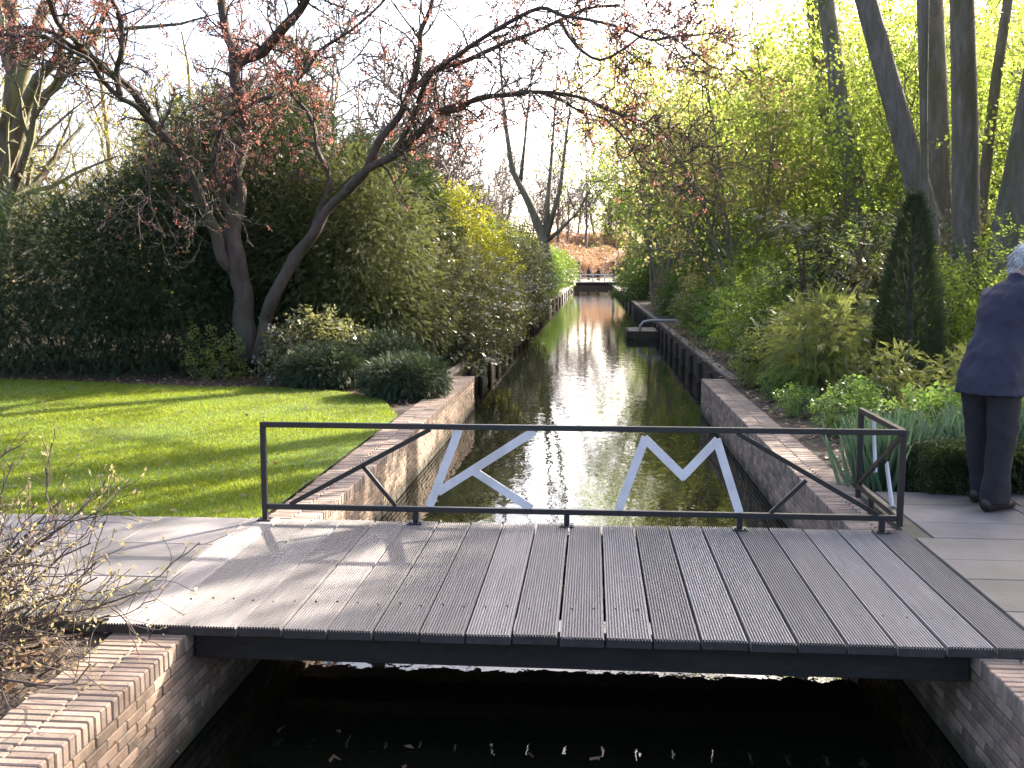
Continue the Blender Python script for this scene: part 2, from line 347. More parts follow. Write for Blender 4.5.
# ---- branches
def grow(r_, p, d, L, rad, lev, cfg, mb, tips, sides=(7, 5, 4, 3, 3)):
    """one branch as a bent tapered tube, then its children; cfg[lev] = dict(n, kids, wander, up, ang, len)"""
    c = cfg[lev]; n = c.get('n', 5); pts = [Vector(p)]; d = Vector(d).normalized(); dirs = [d.copy()]
    for i in range(n):
        d = d + Vector((r_.gauss(0, 1), r_.gauss(0, 1), r_.gauss(0, 1)))*c.get('wander', .15) + Vector((0, 0, c.get('up', 0)))
        d.normalize(); pts.append(pts[-1]+d*(L/n)); dirs.append(d.copy())
    last = lev == len(cfg)-1
    rads = [max(c.get('rmin', .003), rad*(1-(0.75 if not last else .7)*i/n)) for i in range(n+1)]
    mb.tube(pts, rads, sides[min(lev, 4)], cap=False)
    along(r_, pts, dirs, rads, L, lev, cfg, mb, tips, sides)
def along(r_, pts, dirs, rads, L, lev, cfg, mb, tips, sides=(7, 5, 4, 3, 3)):
    c = cfg[lev]; n = len(pts)-1
    if lev == len(cfg)-1:
        for i in range(1, n+1): tips.append((pts[i], dirs[i]))
        return
    k = c['kids']; k = r_.randint(*k) if isinstance(k, tuple) else k; t0 = c.get('t0', .25); ph = r_.uniform(0, 6.28)
    for j in range(k):
        t = t0+(1-t0)*(j+r_.uniform(.1, .9))/k; i = min(n-1, int(t*n)); fr = t*n-i
        q = pts[i].lerp(pts[i+1], fr); td = dirs[min(i+1, n)]
        ph += 2.4+r_.uniform(-.5, .5); o = td.orthogonal().normalized(); o2 = td.cross(o)
        a = R(r_.uniform(*c.get('ang', (35, 65)))); nd = td*math.cos(a)+(o*math.cos(ph)+o2*math.sin(ph))*math.sin(a)
        ll = L*r_.uniform(*c.get('len', (.45, .7)))*(1-.35*t)
        grow(r_, q, nd, ll, rads[i]*c.get('rk', .6), lev+1, cfg, mb, tips, sides)
def tip_leaves(tips, per, sd_, droop=0.0, r_=rnd):
    pos = []; dr = []
    for p, d in tips:
        for _ in range(per if isinstance(per, int) else (1 if r_.random() < per else 0)):
            pos.append((p.x+r_.gauss(0, sd_), p.y+r_.gauss(0, sd_), p.z+r_.gauss(0, sd_)))
            dr.append((d.x+r_.gauss(0, .7), d.y+r_.gauss(0, .7), d.z+r_.gauss(0, .7)-droop))
    return np.array(pos), np.array(dr)

# ---- lobed bush crowns
def lobes_points(r_, lobes, n, shell=0.35, gap=0.0, rough=0.25):
    """points in the outer part of a heap of ellipsoids, with noisy radius and gaps between clumps"""
    wts = np.array([l[3]*l[4]+l[4]*l[5]+l[3]*l[5] for l in lobes]); wts /= wts.sum()
    pos = []; dr = []
    for l, wt in zip(lobes, wts):
        m = int(n*wt); d = rand_dirs(m)
        cl = rand_dirs(max(6, int(10+m/60)))                      # clump axes make the outline uneven
        dd = (d@cl.T).max(axis=1); bumpy = 1+rough*(np.clip((dd-0.86)/0.14, -1, 1))
        keep = nrng.random(m) > gap*(dd < 0.9)
        rr = (1-shell*nrng.random(m)**1.5)*bumpy
        p = np.array(l[:3])+d*np.array(l[3:6])*rr[:, None]
        pos.append(p[keep]); dr.append((d/np.array(l[3:6])*min(l[3:6]))[keep])
    pos = np.concatenate(pos); dr = np.concatenate(dr); k = pos[:, 2] > 0.0
    return pos[k], dr[k]

# ================================================================== SETTING
# ground: one sheet with the canal cut out of it, out to the horizon
def ground():
    mb = MB()
    def sheet(xs, ys, z):
        for i in range(len(xs)-1):
            for j in range(len(ys)-1):
                mb.add([(xs[i],ys[j],z),(xs[i+1],ys[j],z),(xs[i+1],ys[j+1],z),(xs[i],ys[j+1],z)], [(0,1,2,3)])
    Y1 = 15.6; Y2 = 118
    sheet([-900, -60, -2.05], [-60, Y1], -0.075); sheet([1.85, 60, 900], [-60, Y1], -0.075)
    sheet([-900, -60, -2.33], [Y1, Y2], -0.075); sheet([2.2, 60, 900], [Y1, Y2], -0.075)
    sheet([-900, -60, -2.33, 2.2, 60, 900], [Y2, 400, 1500], -0.075)
    return tag(mb.build('ground', M['soil']), kind='structure')
ground()
mb = MB(); mb.add([(-3,-20,-.58),(3,-20,-.58),(3,118,-.58),(-3,118,-.58)], [(0,1,2,3)])
tag(mb.build('water', M['water']), kind='structure')
mb = MB(); mb.box(-2.33, 2.2, 118, 118.3, -1.2, -0.08); mb.add([(-3,-20,-1.2),(3,-20,-1.2),(3,118.2,-1.2),(-3,118.2,-1.2)], [(0,1,2,3)])
tag(mb.build('canal_bed', M['soil']), kind='structure')

# paved paths: slabs on a bed
def slabs(name, rows, joint_rect):
    mb = MB()
    for (y0, y1, xs) in rows:
        for a, b in zip(xs[:-1], xs[1:]):
            t = rnd.uniform(-.003, .003); mb.box(a+.003, b-.003, y0+.003, y1-.003, -.06, -.002+t, .004)
    o = tag(mb.build(name, M['slab']), kind='structure')
    j = MB(); x0, x1, y0, y1 = joint_rect; j.box(x0, x1, y0, y1, -.07, -.013)
    tag(j.build('path_bedding', M['joint']), kind='structure')
    return o
def run(a, b, lo, hi):
    xs = [a]
    while xs[-1] < b-hi: xs.append(xs[-1]+rnd.uniform(lo, hi))
    return xs+[b]
rows = [(4.31+i*.632, 4.31+(i+1)*.632, run(-14, -2.215, .7, 1.25)) for i in range(3)]
slabs('path', rows, (-14, -2.215, 4.31, 6.206))
rows = []; y = 4.32
for h in (.42, .5, .36, .46, .38, .5, .4): rows.append((y, y+h, run(1.95 if y < 6.0 else 2.06, 9.5, .42, .95))); y += h
slabs('path', rows, (1.945, 9.5, 4.32, y))

# lawns
def flat(name, poly, z, mat):
    mb = MB(); mb.add([(x, y_, z) for x, y_ in poly], [tuple(range(len(poly)))]); return tag(mb.build(name, mat), kind='structure')
LAWN = [(-14, 6.21), (-2.173, 6.21), (-2.173, 11.0), (-2.6, 12.3), (-3.4, 13.2), (-4.4, 13.55), (-5.6, 13.6), (-7.2, 13.95), (-9, 14.3), (-14, 14.9)]
flat('lawn', LAWN, -0.03, M['lawn'])
flat('lawn', [(-9, 42), (-2.5, 34), (-2.45, 70), (-9, 74)], -0.05, M['far_grass'])
def inpoly(x, y, poly):
    c = np.zeros(len(x), bool); n = len(poly)
    for i in range(n):
        x1, y1 = poly[i]; x2, y2 = poly[(i+1) % n]
        if y1 == y2: continue
        c ^= ((y1 > y) != (y2 > y)) & (x < (x2-x1)*(y-y1)/(y2-y1)+x1)
    return c
n = 330000
yy = 6.12+8.8*nrng.random(n)**1.25; xx = -2.12-8.2*nrng.random(n)
k = inpoly(xx, yy, [(a*1.0, b) for a, b in LAWN]) & (xx > -1.5-yy*.64); xx, yy = xx[k], yy[k]
patch = 0.5+0.5*np.sin(xx*1.7+np.sin(yy*1.3)*1.5)*np.sin(yy*2.1+np.cos(xx*1.1))
D = np.stack([nrng.normal(0, .45, len(xx)), nrng.normal(0, .45, len(xx)), np.ones(len(xx))], 1)
T = (np.array([(0,.5,0),(0,-.5,0),(.6,-.35,.04),(1,0,.2),(.6,.35,.04)])*np.array((1,.13,1)), np.array([(0,1,2,3,4)]))
sc = 0.028*(0.55+0.7*nrng.random(len(xx)))*(0.75+0.5*patch)
V, Q = scatter(T[0], T[1], np.stack([xx, yy, np.full(len(xx), -.031)], 1), frames(D), sc)
tag(mesh_obj('grass', V, Q, M['grass']), kind='stuff', label='short green grass of the sunlit lawn left of the canal', cat='grass')

# far hill of rust brown heath
def hill():
    mb = MB(); nx, ny = 60, 24; x0, x1, y0, y1 = -95, 95, 128, 250; r_ = random.Random(4)
    for j in range(ny+1):
        for i in range(nx+1):
            x = x0+(x1-x0)*i/nx; y_ = y0+(y1-y0)*j/ny
            t = min(1, max(0, (y_-130)/70)); e = min(1, (x-x0)/30, (x1-x)/30)
            z = 6.2*(t*t*(3-2*t))*max(0, e)+r_.uniform(-.18, .18)*(t > 0); mb.V.append((x, y_, z-.1))
    for j in range(ny):
        for i in range(nx):
            a = j*(nx+1)+i; mb.F.append((a, a+1, a+nx+2, a+nx+1))
    return tag(mb.build('hill', M['heath'], smooth=True), kind='structure')
hill()
flat('path', [(-1.2, 118.6), (1.6, 118.6), (2.6, 136), (.3, 136)], -.06, M['gravel'])
flat('lawn', [(-9, 119), (-1.3, 119), (.2, 136), (-9, 136)], -.055, M['far_grass'])

# ================================================================== BRICK CANAL WALLS
def brick_wall(label, xf, side, y0, y1, end=False):
    """canal wall whose inner face is at xf and whose body lies towards side"""
    root = empty('brick_wall', (xf+side*.18, (y0+y1)/2, -.6), label, 'wall')
    L = Vector(root.location); r_ = random.Random(int(y0*10+side+3))
    def bx(m, a, b, c, d, e, f_, bev):
        x0, x1 = sorted((xf+side*a, xf+side*b)); m.box(x0-L.x, x1-L.x, c-L.y, d-L.y, e-L.z, f_-L.z, bev)
    cp = MB(); y = y0; i = 0
    while y < y1-.04:
        j = lambda s=.003: r_.uniform(-s, s)
        cut = .168 if i % 2 else .155
        t = .0415
        bx(cp, 0+j(), cut, y+j(.0015), y+t+j(.0015), -.13, -.05+j(.003), .005)
        bx(cp, cut+.005, .345+j(.006), y+j(.0015), y+t+j(.0015), -.13, -.05+j(.003), .005)
        y += .0462; i += 1
    cp.build('coping', M['coping_brick'], root)
    wb = MB()
    for row in range(12):
        z = -.139-row*.049; y = y0-(.083 if row % 2 else 0)
        while y < y1:
            a, b = max(y, y0), min(y+.161, y1)
            if b-a > .03: bx(wb, .006+r_.uniform(-.003, .003), .10, a, b, z-.0425+r_.uniform(-.001, .001), z, .0045)
            y += .1665
        if end:
            for k_ in range(2): bx(wb, .105+k_*.12, .22+k_*.12, y1-.09, y1-.002, z-.0425, z, .0045)
    wb.build('wall_face', M['brick'], root)
    mo = MB(); bx(mo, .013, .335, y0+.01, y1-.01, -.9, -.06, 0); mo.build('mortar', M['mortar'], root)
    return root
XL, XR = -1.83, 1.66
brick_wall('near brick canal wall beside the bare azalea, left of the dark water in front of the bridge', XL, -1, .6, 5.0)
brick_wall('near brick canal wall at the bottom right corner in front of the bridge', XR, 1, .6, 5.0)
brick_wall('sunlit brick canal wall along the lawn, striped with tree shadows', XL, -1, 5.02, 15.5, True)
brick_wall('shaded brick canal wall beyond the bridge, below the planting on the right bank', XR, 1, 5.02, 15.4, True)

# timber edging of the far canal
def edging(label, x, side, y0, y1):
    root = empty('timber_edging', (x, (y0+y1)/2, -.6), label, 'edging'); L = root.location
    b = MB(); y = y0; r_ = random.Random(7)
    while y < y1:
        wd = .22 if y < 45 else .9
        xa, xb = sorted((x, x+side*(.045+r_.uniform(0, .01)))); b.box(xa-L.x, xb-L.x, y+.006-L.y, y+wd-.006-L.y, -.9-L.z, -.125+r_.uniform(-.006, .006)-L.z, .004); y += wd
    b.build('boards', M['old_timber'], root)
    c = MB(); xa, xb = sorted((x-side*.035, x+side*.12)); c.box(xa-L.x, xb-L.x, y0-L.y, y1-L.y, -.112-L.z, -.06-L.z, .006); c.build('cap_rail', M['timber_cap'], root)
    p = MB(); p.tube([(0, 0, -.3), (0, 0, .4)], .05, 8); y = y0+.6; first = None
    while y < y1:
        if first is None: o = first = p.build('pile', M['old_timber'], root)
        else: o = link(first.copy(), root)
        o.location = (x-side*.06-L.x, y-L.y, 0); y += 1.8 if y < 50 else 6
edging('dark timber edging along the left bank beyond the sunlit brick wall', -2.28, -1, 15.55, 117.9)
edging('dark timber edging along the right bank, running to the far footbridge', 2.14, 1, 15.45, 117.9)

# ================================================================== FOOTBRIDGE
br = empty('footbridge', (0, 5.2, 0), 'grey ribbed plank footbridge with black metal railing and white letters, crossing the canal', 'footbridge')
bl = br.location
X0, X1, YA, YB = -2.21, 1.935, 4.25, 6.205
dk = MB(); nb = 20; pit = (X1-X0)/nb
for b in range(nb):
    g_ = rnd.uniform(.0052, .0068); a0 = X0+b*pit+g_; a1 = a0+pit-2*g_; ya = YA+rnd.uniform(-.006, .006); yb = YB+rnd.uniform(-.01, .01); dz = rnd.uniform(-.0025, .0025)
    ribs = 15; pr = [(a0, -.045), (a0, -.010)]; wdt = (a1-a0)/ribs
    for k in range(ribs):
        x = a0+k*wdt; pr += [(x+wdt*.12, -.0005), (x+wdt*.54, -.0005), (x+wdt*.66, -.010), (x+wdt*.99, -.010)]
    pr += [(a1, -.010), (a1, -.045)]
    n = len(pr); vs = [(x-bl.x, ya-bl.y, z+dz) for x, z in pr]+[(x-bl.x, yb-bl.y, z+dz) for x, z in pr]
    fs = [(i, i+1, n+i+1, n+i) for i in range(n-1)]+[(n-1, 0, n, 2*n-1), tuple(reversed(range(n))), tuple(range(n, 2*n))]
    dk.add(vs, [tuple(reversed(f)) for f in fs])
do = dk.build('deck', M['board'], br); do.data.materials.append(M['shaded_end'])
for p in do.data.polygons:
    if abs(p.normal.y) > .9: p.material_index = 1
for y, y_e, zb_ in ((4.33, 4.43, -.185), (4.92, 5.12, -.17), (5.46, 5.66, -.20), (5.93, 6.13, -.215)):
    m = MB(); m.box(XL+.01-bl.x, XR-.01-bl.x, y-bl.y, y_e-bl.y, zb_, -.0465, .004); m.build('beam', M['shaded_beam'], br)
sc_ = MB(); sc_.tube([(0, 0, -.009), (0, 0, .0012)], .006, 6); first = None
for b in range(nb):
    for q in (.25, .75):
        if first is None: o = first = sc_.build('screw', M['black_metal'], br)
        else: o = link(first.copy(), br)
        o.location = (X0+(b+q)*pit-bl.x, 4.62-bl.y+rnd.uniform(-.02, .02), 0)
YR = 6.16
rl = empty('railing', (0, YR-bl.y, 0), None, None); rl.parent = br
def rp(p, y=0.0): return Vector((p[0], y, p[1]))
XA, XB, ZT, ZB = -2.09, 1.885, .622, .09
SQ = .034
m = MB(); m.box(XA-SQ/2, XB+SQ/2, -SQ/2, SQ/2, ZT-SQ/2, ZT+SQ/2, .003); m.build('top_rail', M['black_metal'], rl)
m = MB(); m.box(XA+SQ/2+.001, XB-SQ/2-.001, -SQ/2, SQ/2, ZB-SQ/2, ZB+SQ/2, .003); m.build('bottom_rail', M['black_metal'], rl)
for x in (XA, XB):
    m = MB(); lo = .0 if x == XA else .04
    m.box(x-SQ/2, x+SQ/2, -SQ/2, SQ/2, lo, ZT-SQ/2-.001, .003)
    if x == XA: m.box(x-.045, x+.045, -.045, .045, .001, .009, .002)
    m.build('post', M['black_metal'], rl)
for x in (-1.11, -.15, .92, 1.78):
    m = MB(); m.box(x-SQ/2, x+SQ/2, -SQ/2, SQ/2, .009, ZB-SQ/2-.001, .003); m.box(x-.045, x+.045, -.05, .045, .001, .009, .002)
    for bx_ in (-.03, .03): m.tube([(x+bx_, -.03, .009), (x+bx_, -.03, .016)], .007, 6)
    m.build('foot', M['black_metal'], rl)
def px(x, y): 
    p = P(x, y, YR); return (p.x, p.z)
def member(a, b, name='brace', mat='black_metal', w_=.028, d_=.024, dy=0.0):
    m = MB(); m.bar(rp(a, dy), rp(b, dy), w_, d_); return m.build(name, M[mat], rl)
zt, zb = ZT-SQ/2-.001, ZB+SQ/2+.001
def onz(p, q, z):
    t = (z-p[1])/(q[1]-p[1]); return (p[0]+(q[0]-p[0])*t, z)
d0, d1 = px(268, 516), px(427, 431); member(onz(d0, d1, zb), onz(d0, d1, zt))
s0, s1 = px(363, 466), px(404, 516); member(s0, onz(s0, s1, zb), w_=.024)
d2, d3 = px(742, 436), px(893, 524); member(onz(d2, d3, zt), onz(d2, d3, zb))
s2, s3 = px(806, 480), px(762, 521); member(s2, onz(s2, s3, zb), w_=.024)
LW = .052
def strokes(parts):
    m = MB()
    for i, (a, b) in enumerate(parts): m.bar(rp(a, -.004-.0006*i), rp(b, -.004-.0006*i), LW, .010)
    m.build('letter', M['white_metal'], rl)
k0, k1 = px(427, 513), px(458, 432); k2, k3 = px(438, 492), px(528, 435); k4, k5 = px(474, 471), px(545, 517)
strokes([(onz(k0, k1, zb), onz(k0, k1, zt)), (k2, onz(k2, k3, zt)), (k4, onz(k4, k5, zb))])
a0, a1, a2, a3, a4 = px(615, 519), px(645, 437), px(683, 476), px(717, 439), px(742, 522)
strokes([(onz(a0, a1, zb), (a1[0]+.004, a1[1])), ((a1[0]-.006, a1[1]-.004), (a2[0]+.012, a2[1]-.012)), ((a2[0]-.012, a2[1]-.012), (a3[0]+.006, a3[1]-.002)), ((a3[0]-.004, a3[1]), onz(a3, a4, zb))])
# return panel along the right wall
r2 = empty('railing', (XB, 6.60-bl.y, 0), None, None); r2.parent = br
ya, yb = YR+SQ/2+.001-6.60, 7.14-6.60; sx = Vector((1, 0, 0))
def mm(name, p, q, w_=SQ, d_=SQ, mat='black_metal', x=0.0):
    m = MB(); m.bar((x, p[0], p[1]), (x, q[0], q[1]), w_, d_, sx); m.build(name, M[mat], r2)
mm('top_rail', (ya, ZT), (yb, ZT)); mm('bottom_rail', (ya, ZB), (yb-SQ/2-.001, ZB)); mm('post', (yb-SQ/2, .0), (yb-SQ/2, ZT-SQ/2-.001))
m = MB(); m.bar((0, ya+.62, -.04), (0, ya+.62, ZB-SQ/2-.001), SQ, SQ, sx); m.build('foot', M['black_metal'], r2)
mm('brace', (ya+.02, ZT-.03), (yb-SQ-.005, ZB+.02), .026, .022)
mm('letter', (ya+.70, zt), (ya+.60, .25), LW, .010, 'white_metal', .018); mm('letter', (ya+.36, .36), (ya+.20, zb), LW, .010, 'white_metal', .018)

# ================================================================== JETTY AND FAR FOOTBRIDGE
JET = True
jt = empty('jetty', (1.55, 32.8, -.3), 'small dark jetty with a bent pipe handrail jutting from the right bank', 'jetty')
L = jt.location
m = MB()
for i in range(11): m.box(1.16-L.x, 2.08-L.x, 31.85+i*.2-L.y, 32.04+i*.2-L.y, -.36-L.z, -.32-L.z, .004)
m.build('deck', M['timber_cap'], jt)
m = MB(); m.box(1.14-L.x, 2.08-L.x, 31.79-L.y, 31.84-L.y, -.57-L.z, -.325-L.z, .005); m.build('fascia', M['old_timber'], jt)
m = MB(); m.box(1.10-L.x, 1.135-L.x, 31.79-L.y, 34.0-L.y, -.57-L.z, -.325-L.z, .005); m.build('side_board', M['old_timber'], jt)
for x, y in ((1.25, 32), (1.25, 33.8), (2.0, 32)):
    m = MB(); m.tube([(x-L.x, y-L.y, -1.0-L.z), (x-L.x, y-L.y, -.37-L.z)], .05, 8); m.build('pile', M['old_timber'], jt)
m = MB(); m.tube([(1.50-L.x, 32.1-L.y, -.32-L.z), (1.52-L.x, 32.1-L.y, -.16-L.z), (1.62-L.x, 32.1-L.y, -.04-L.z), (1.8-L.x, 32.1-L.y, .0-L.z), (2.6-L.x, 32.1-L.y, .01-L.z), (2.8-L.x, 32.1-L.y, -.04-L.z), (2.84-L.x, 32.1-L.y, -.12-L.z)], .045, 8); m.build('handrail', M['grey_timber'], jt, True)

fb = empty('footbridge', (0, 112, 0), 'small pale grey footbridge with low rails at the far end of the canal', 'footbridge')
m = MB(); m.box(-2.9, 2.75, -1, 1, .24, .36, .01); m.build('deck', M['white_metal'], fb)
m = MB(); m.box(-2.6, 2.4, -.9, -.7, -.12, .23, .01); m.build('beam', M['shaded_beam'], fb)
for x in (-2.75, 2.6):
    m = MB(); m.box(x-.25, x+.25, -.95, .95, -1.0, .23, .01); m.build('abutment', M['old_timber'], fb)
for s in (-.95, .95):
    m = MB(); m.box(-2.9, 2.75, s-.05, s+.05, 1.04, 1.15, .01); m.build('top_rail', M['white_metal'], fb)
    m = MB(); m.box(-2.9, 2.75, s-.03, s+.03, .68, .75, .01); m.build('middle_rail', M['white_metal'], fb)
    for x in (-2.8, -1.4, 0, 1.3, 2.65):
        m = MB(); m.box(x-.06, x+.06, s-.045, s+.045, .36, 1.035, .01); m.build('post', M['white_metal'], fb)
for lab, x in (('dark wooden post left of the path behind the far footbridge', -1.7), ('dark wooden post right of the path behind the far footbridge', 2.5)):
    o = empty('gate_post', (x, 121, -.08), lab, 'post'); m = MB(); m.tube([(0, 0, 0), (0, 0, 2.6)], [.2, .17], 8); m.build('shaft', M['old_timber'], o)
    m = MB(); m.tube([(0, 0, 2.6), (0, 0, 2.68), (0, 0, 2.76)], [.24, .24, .05], 8); m.build('cap', M['old_timber'], o)
gh = empty('greenhouse', (-11, 100, -.08), 'low white glasshouse far behind the yellow bush', 'greenhouse')
m = MB(); m.box(-5, 5, -2, 2, 0, 1.0, .02); m.build('wall', M['white_metal'], gh)
m = MB(); m.add([(-5.1,-2.2,2.4),(5.1,-2.2,2.4),(5.1,0,4.0),(-5.1,0,4.0),(-5.1,2.2,2.4),(5.1,2.2,2.4)], [(0,1,2,3),(3,2,5,4),(0,3,4),(1,5,2)]); m.build('roof', M['white_metal'], gh)
for i in range(6):
    m = MB(); x = -4.9+i*1.96; m.box(x-.06, x+.06, -2.05, -1.95, 1.0, 2.42, .01); m.build('glazing_bar', M['white_metal'], gh)

# ================================================================== TREES
CF_BARE = [dict(n=8, kids=(9, 12), wander=.10, up=.05, t0=.22, ang=(25, 55), len=(.38, .6), rk=.5),
           dict(n=6, kids=(5, 8), wander=.16, up=.06, t0=.2, ang=(25, 55), len=(.4, .65), rk=.55),
           dict(n=5, kids=(4, 6), wander=.2, up=.04, t0=.15, ang=(25, 60), len=(.4, .7), rk=.55),
           dict(n=4, wander=.25, up=.03, rmin=.006)]
def bare_tree(name, label, cat, loc, h, rad, mat, seed, group=None, cfg=CF_BARE, stems=1, lean=(0, 0)):
    root = empty(name, loc, label, cat, group); r_ = random.Random(seed); tr = MB(); cr = MB(); tips = []
    for s in range(stems):
        d = Vector((lean[0]+r_.gauss(0, .12 if stems > 1 else .03)*2, lean[1]+r_.gauss(0, .1 if stems > 1 else .03), 1)).normalized()
        p = Vector((r_.gauss(0, .12)*(stems > 1), r_.gauss(0, .12)*(stems > 1), -.1)); pts = [p]; dirs = [d]; n = 9
        for i in range(n):
            d = (d+Vector((r_.gauss(0, 1), r_.gauss(0, 1), 0))*.06+Vector((0, 0, .06))).normalized(); pts.append(pts[-1]+d*h*.85/n); dirs.append(d)
        rads = [rad*(1-.8*i/n) for i in range(n+1)]; rads[0] *= 1.3; tr.tube(pts, rads, 9)
        along(r_, pts, dirs, rads, h*.85, 0, cfg, cr, tips)
    tr.build('trunk', mat, root, True); cr.build('crown', mat, root)
    return root, tips

# --- the big red-budded tree on the left lawn edge: traced limbs in space
pt = empty('plum_tree', (-5.75, 15.6, -.07), 'large spreading dark-barked tree with red buds, in front of the dark evergreens', 'tree')
B = pt.location
rj = random.Random(77)
def trace(pix, r0, r1):
    pix2 = [pix[0]]
    for a, b in zip(pix[:-1], pix[1:]):
        pix2 += [((a[0]+b[0])/2+rj.uniform(-5, 5), (a[1]+b[1])/2+rj.uniform(-5, 5), (a[2]+b[2])/2+rj.uniform(-.12, .12)), b]
    pix = pix2; n = len(pix); pts = [P(x, y, Y)-B for x, y, Y in pix]
    rads = [(r0+(r1-r0)*(i/(n-1))**.52)*rj.uniform(.93, 1.08) for i in range(n)]
    # smooth by Catmull-Rom
    out = []; rr = []
    for i in range(n-1):
        p0, p1, p2, p3 = pts[max(i-1, 0)], pts[i], pts[i+1], pts[min(i+2, n-1)]
        for k in range(3):
            t = k/3; out.append(.5*((2*p1)+(p2-p0)*t+(2*p0-5*p1+4*p2-p3)*t*t+(3*p1-p0-3*p2+p3)*t**3)); rr.append(rads[i]+(rads[i+1]-rads[i])*t)
    out.append(pts[-1]); rr.append(rads[-1]); return out, rr
LIMBS = [
 ([(246,362,15.6),(243,320,15.6),(240,280,15.6),(232,235,15.6),(239,190,15.7),(241,150,15.8),(243,105,15.9),(234,66,16.0),(226,30,16.2),(222,-30,16.5)], .215, .065),
 ([(243,300,15.6),(222,258,15.4),(200,200,15.1),(184,158,14.8),(150,120,14.4),(108,72,14.0),(75,40,13.6),(48,-5,13.2)], .13, .035),
 ([(258,362,15.5),(266,320,15.4),(285,275,15.2),(315,232,15.0),(348,190,14.8),(395,155,14.5),(438,112,14.2),(478,98,13.9),(540,92,13.5),(610,110,13.2),(655,135,13.0),(690,168,12.8)], .15, .005),
 ([(348,190,14.8),(380,140,14.6),(410,92,14.3),(432,70,14.0),(500,45,13.7),(560,20,13.4),(620,5,13.2)], .09, .014),
 ([(438,112,14.2),(500,95,14.2),(555,97,14.2),(605,118,14.2)], .055, .010),
 ([(234,66,16.0),(262,52,15.6),(300,10,15.0),(330,-30,14.6)], .12, .05),
 ([(232,235,15.6),(222,200,15.5),(214,175,15.3),(224,120,15.0),(240,107,14.8),(275,95,14.5)], .075, .03),
 ([(108,72,14.0),(70,45,13.8),(35,28,13.6),(-10,35,13.4)], .05, .02),
 ([(150,120,14.4),(118,96,14.0),(90,60,13.6),(45,36,13.2),(-20,30,12.9)], .05, .02),
 ([(285,275,15.2),(310,235,15.8),(330,180,16.2),(315,130,16.5),(290,90,16.6),(320,50,16.8),(380,5,17.0),(420,-40,17.1)], .075, .018),
 ([(410,92,14.3),(420,50,14.2),(430,10,14.1),(445,-40,14.0)], .06, .025),
 ([(395,155,14.5),(430,75,13.6),(480,40,13.0),(540,8,12.6),(590,20,12.2),(650,40,11.9),(700,35,11.6)], .05, .012),
 ([(560,20,13.4),(600,60,13.2),(650,30,13.0),(690,50,12.8),(722,70,12.7)], .028, .008),
 ([(605,118,13.4),(640,165,13.2),(672,172,13.0)], .016, .006),
 ([(120,95,14.0),(122,50,13.8),(112,0,13.6)], .05, .035),
 ([(184,158,14.8),(202,190,14.3),(205,215,14.2)], .025, .008), ([(150,140,14.4),(150,200,14.2),(165,238,14.1)], .018, .006),
]
CF_PLUM = [dict(kids=8, ang=(30, 70), len=(.16, .34), rk=.42, t0=.3), dict(n=5, kids=(4, 7), wander=.22, up=.01, t0=.15, ang=(30, 65), len=(.35, .65), rk=.5),
           dict(n=5, kids=(2, 4), wander=.25, up=.02, t0=.2, ang=(30, 60), len=(.35, .7), rk=.55, rmin=.0065), dict(n=4, wander=.28, rmin=.0055)]
r_ = random.Random(21); trk = MB(); crn = MB(); tips = []
for i, (pix, a, b) in enumerate(LIMBS):
    pts, rr = trace(pix, a, b); (trk if i in (0, 2) else crn).tube(pts, rr, 9)
    dirs = [(pts[min(j+1, len(pts)-1)]-pts[max(j-1, 0)]).normalized() for j in range(len(pts))]
    Lt = sum((pts[j+1]-pts[j]).length for j in range(len(pts)-1))
    c = [dict(CF_PLUM[0], kids=max(6, int(Lt*5.6)), t0=(.42 if i in (0, 2) else .25), len=(.55/Lt*1.0, 1.5/Lt))]+CF_PLUM[1:]
    along(r_, pts, dirs, [min(x, .05) for x in rr], Lt, 0, c, crn, tips)
trk.build('trunk', M['bark_plum'], pt, True); cb = crn.build('limbs', M['bark_plum'], pt)
tips = [t for t in tips if (t[0]+B).z > 1.5]
cl = [t for t in tips if r_.random() < min(1, max(.15, ((t[0]+B).z-2.2)/2.2)) and (math.sin(t[0].x*2.3)+math.sin(t[0].z*2.9+t[0].x)+math.sin(t[0].y*3.1)) > -.9]
pos, dr = tip_leaves(cl, .52, .03, 0, r_)
foliage('buds', pos, dr, twig_template(3, .8, .5), .052, M['redbud'], pt)
print('plum tips', len(tips), len(pos))

# --- leftmost tree
lt, tp = bare_tree('mossy_tree', 'thick trunk with a moss-lit yellow limb at the top left corner', 'tree', P(-4, 300, 24)*1.0, 12, .42, M['bark_moss'], 3, cfg=CF_BARE)
lt.location.z = -.08
mb = MB(); b0 = lt.location
for pix, a, b in (([(5,190,24),(14,150,23.6),(24,110,23.2),(38,78,22.8),(58,58,22.5),(62,30,22.3)], .20, .09), ([(8,130,24),(20,80,24),(36,30,24),(60,-30,24)], .22, .12), ([(30,55,23.5),(60,35,23.2),(110,30,22.9),(180,24,22.4),(230,10,22.2)], .10, .008)):
    n = len(pix); mb.tube([P(x, y, Y)-b0 for x, y, Y in pix], [a+(b-a)*i/(n-1) for i in range(n)], 9)
mb.build('limb', M['bark_moss'], lt, True)

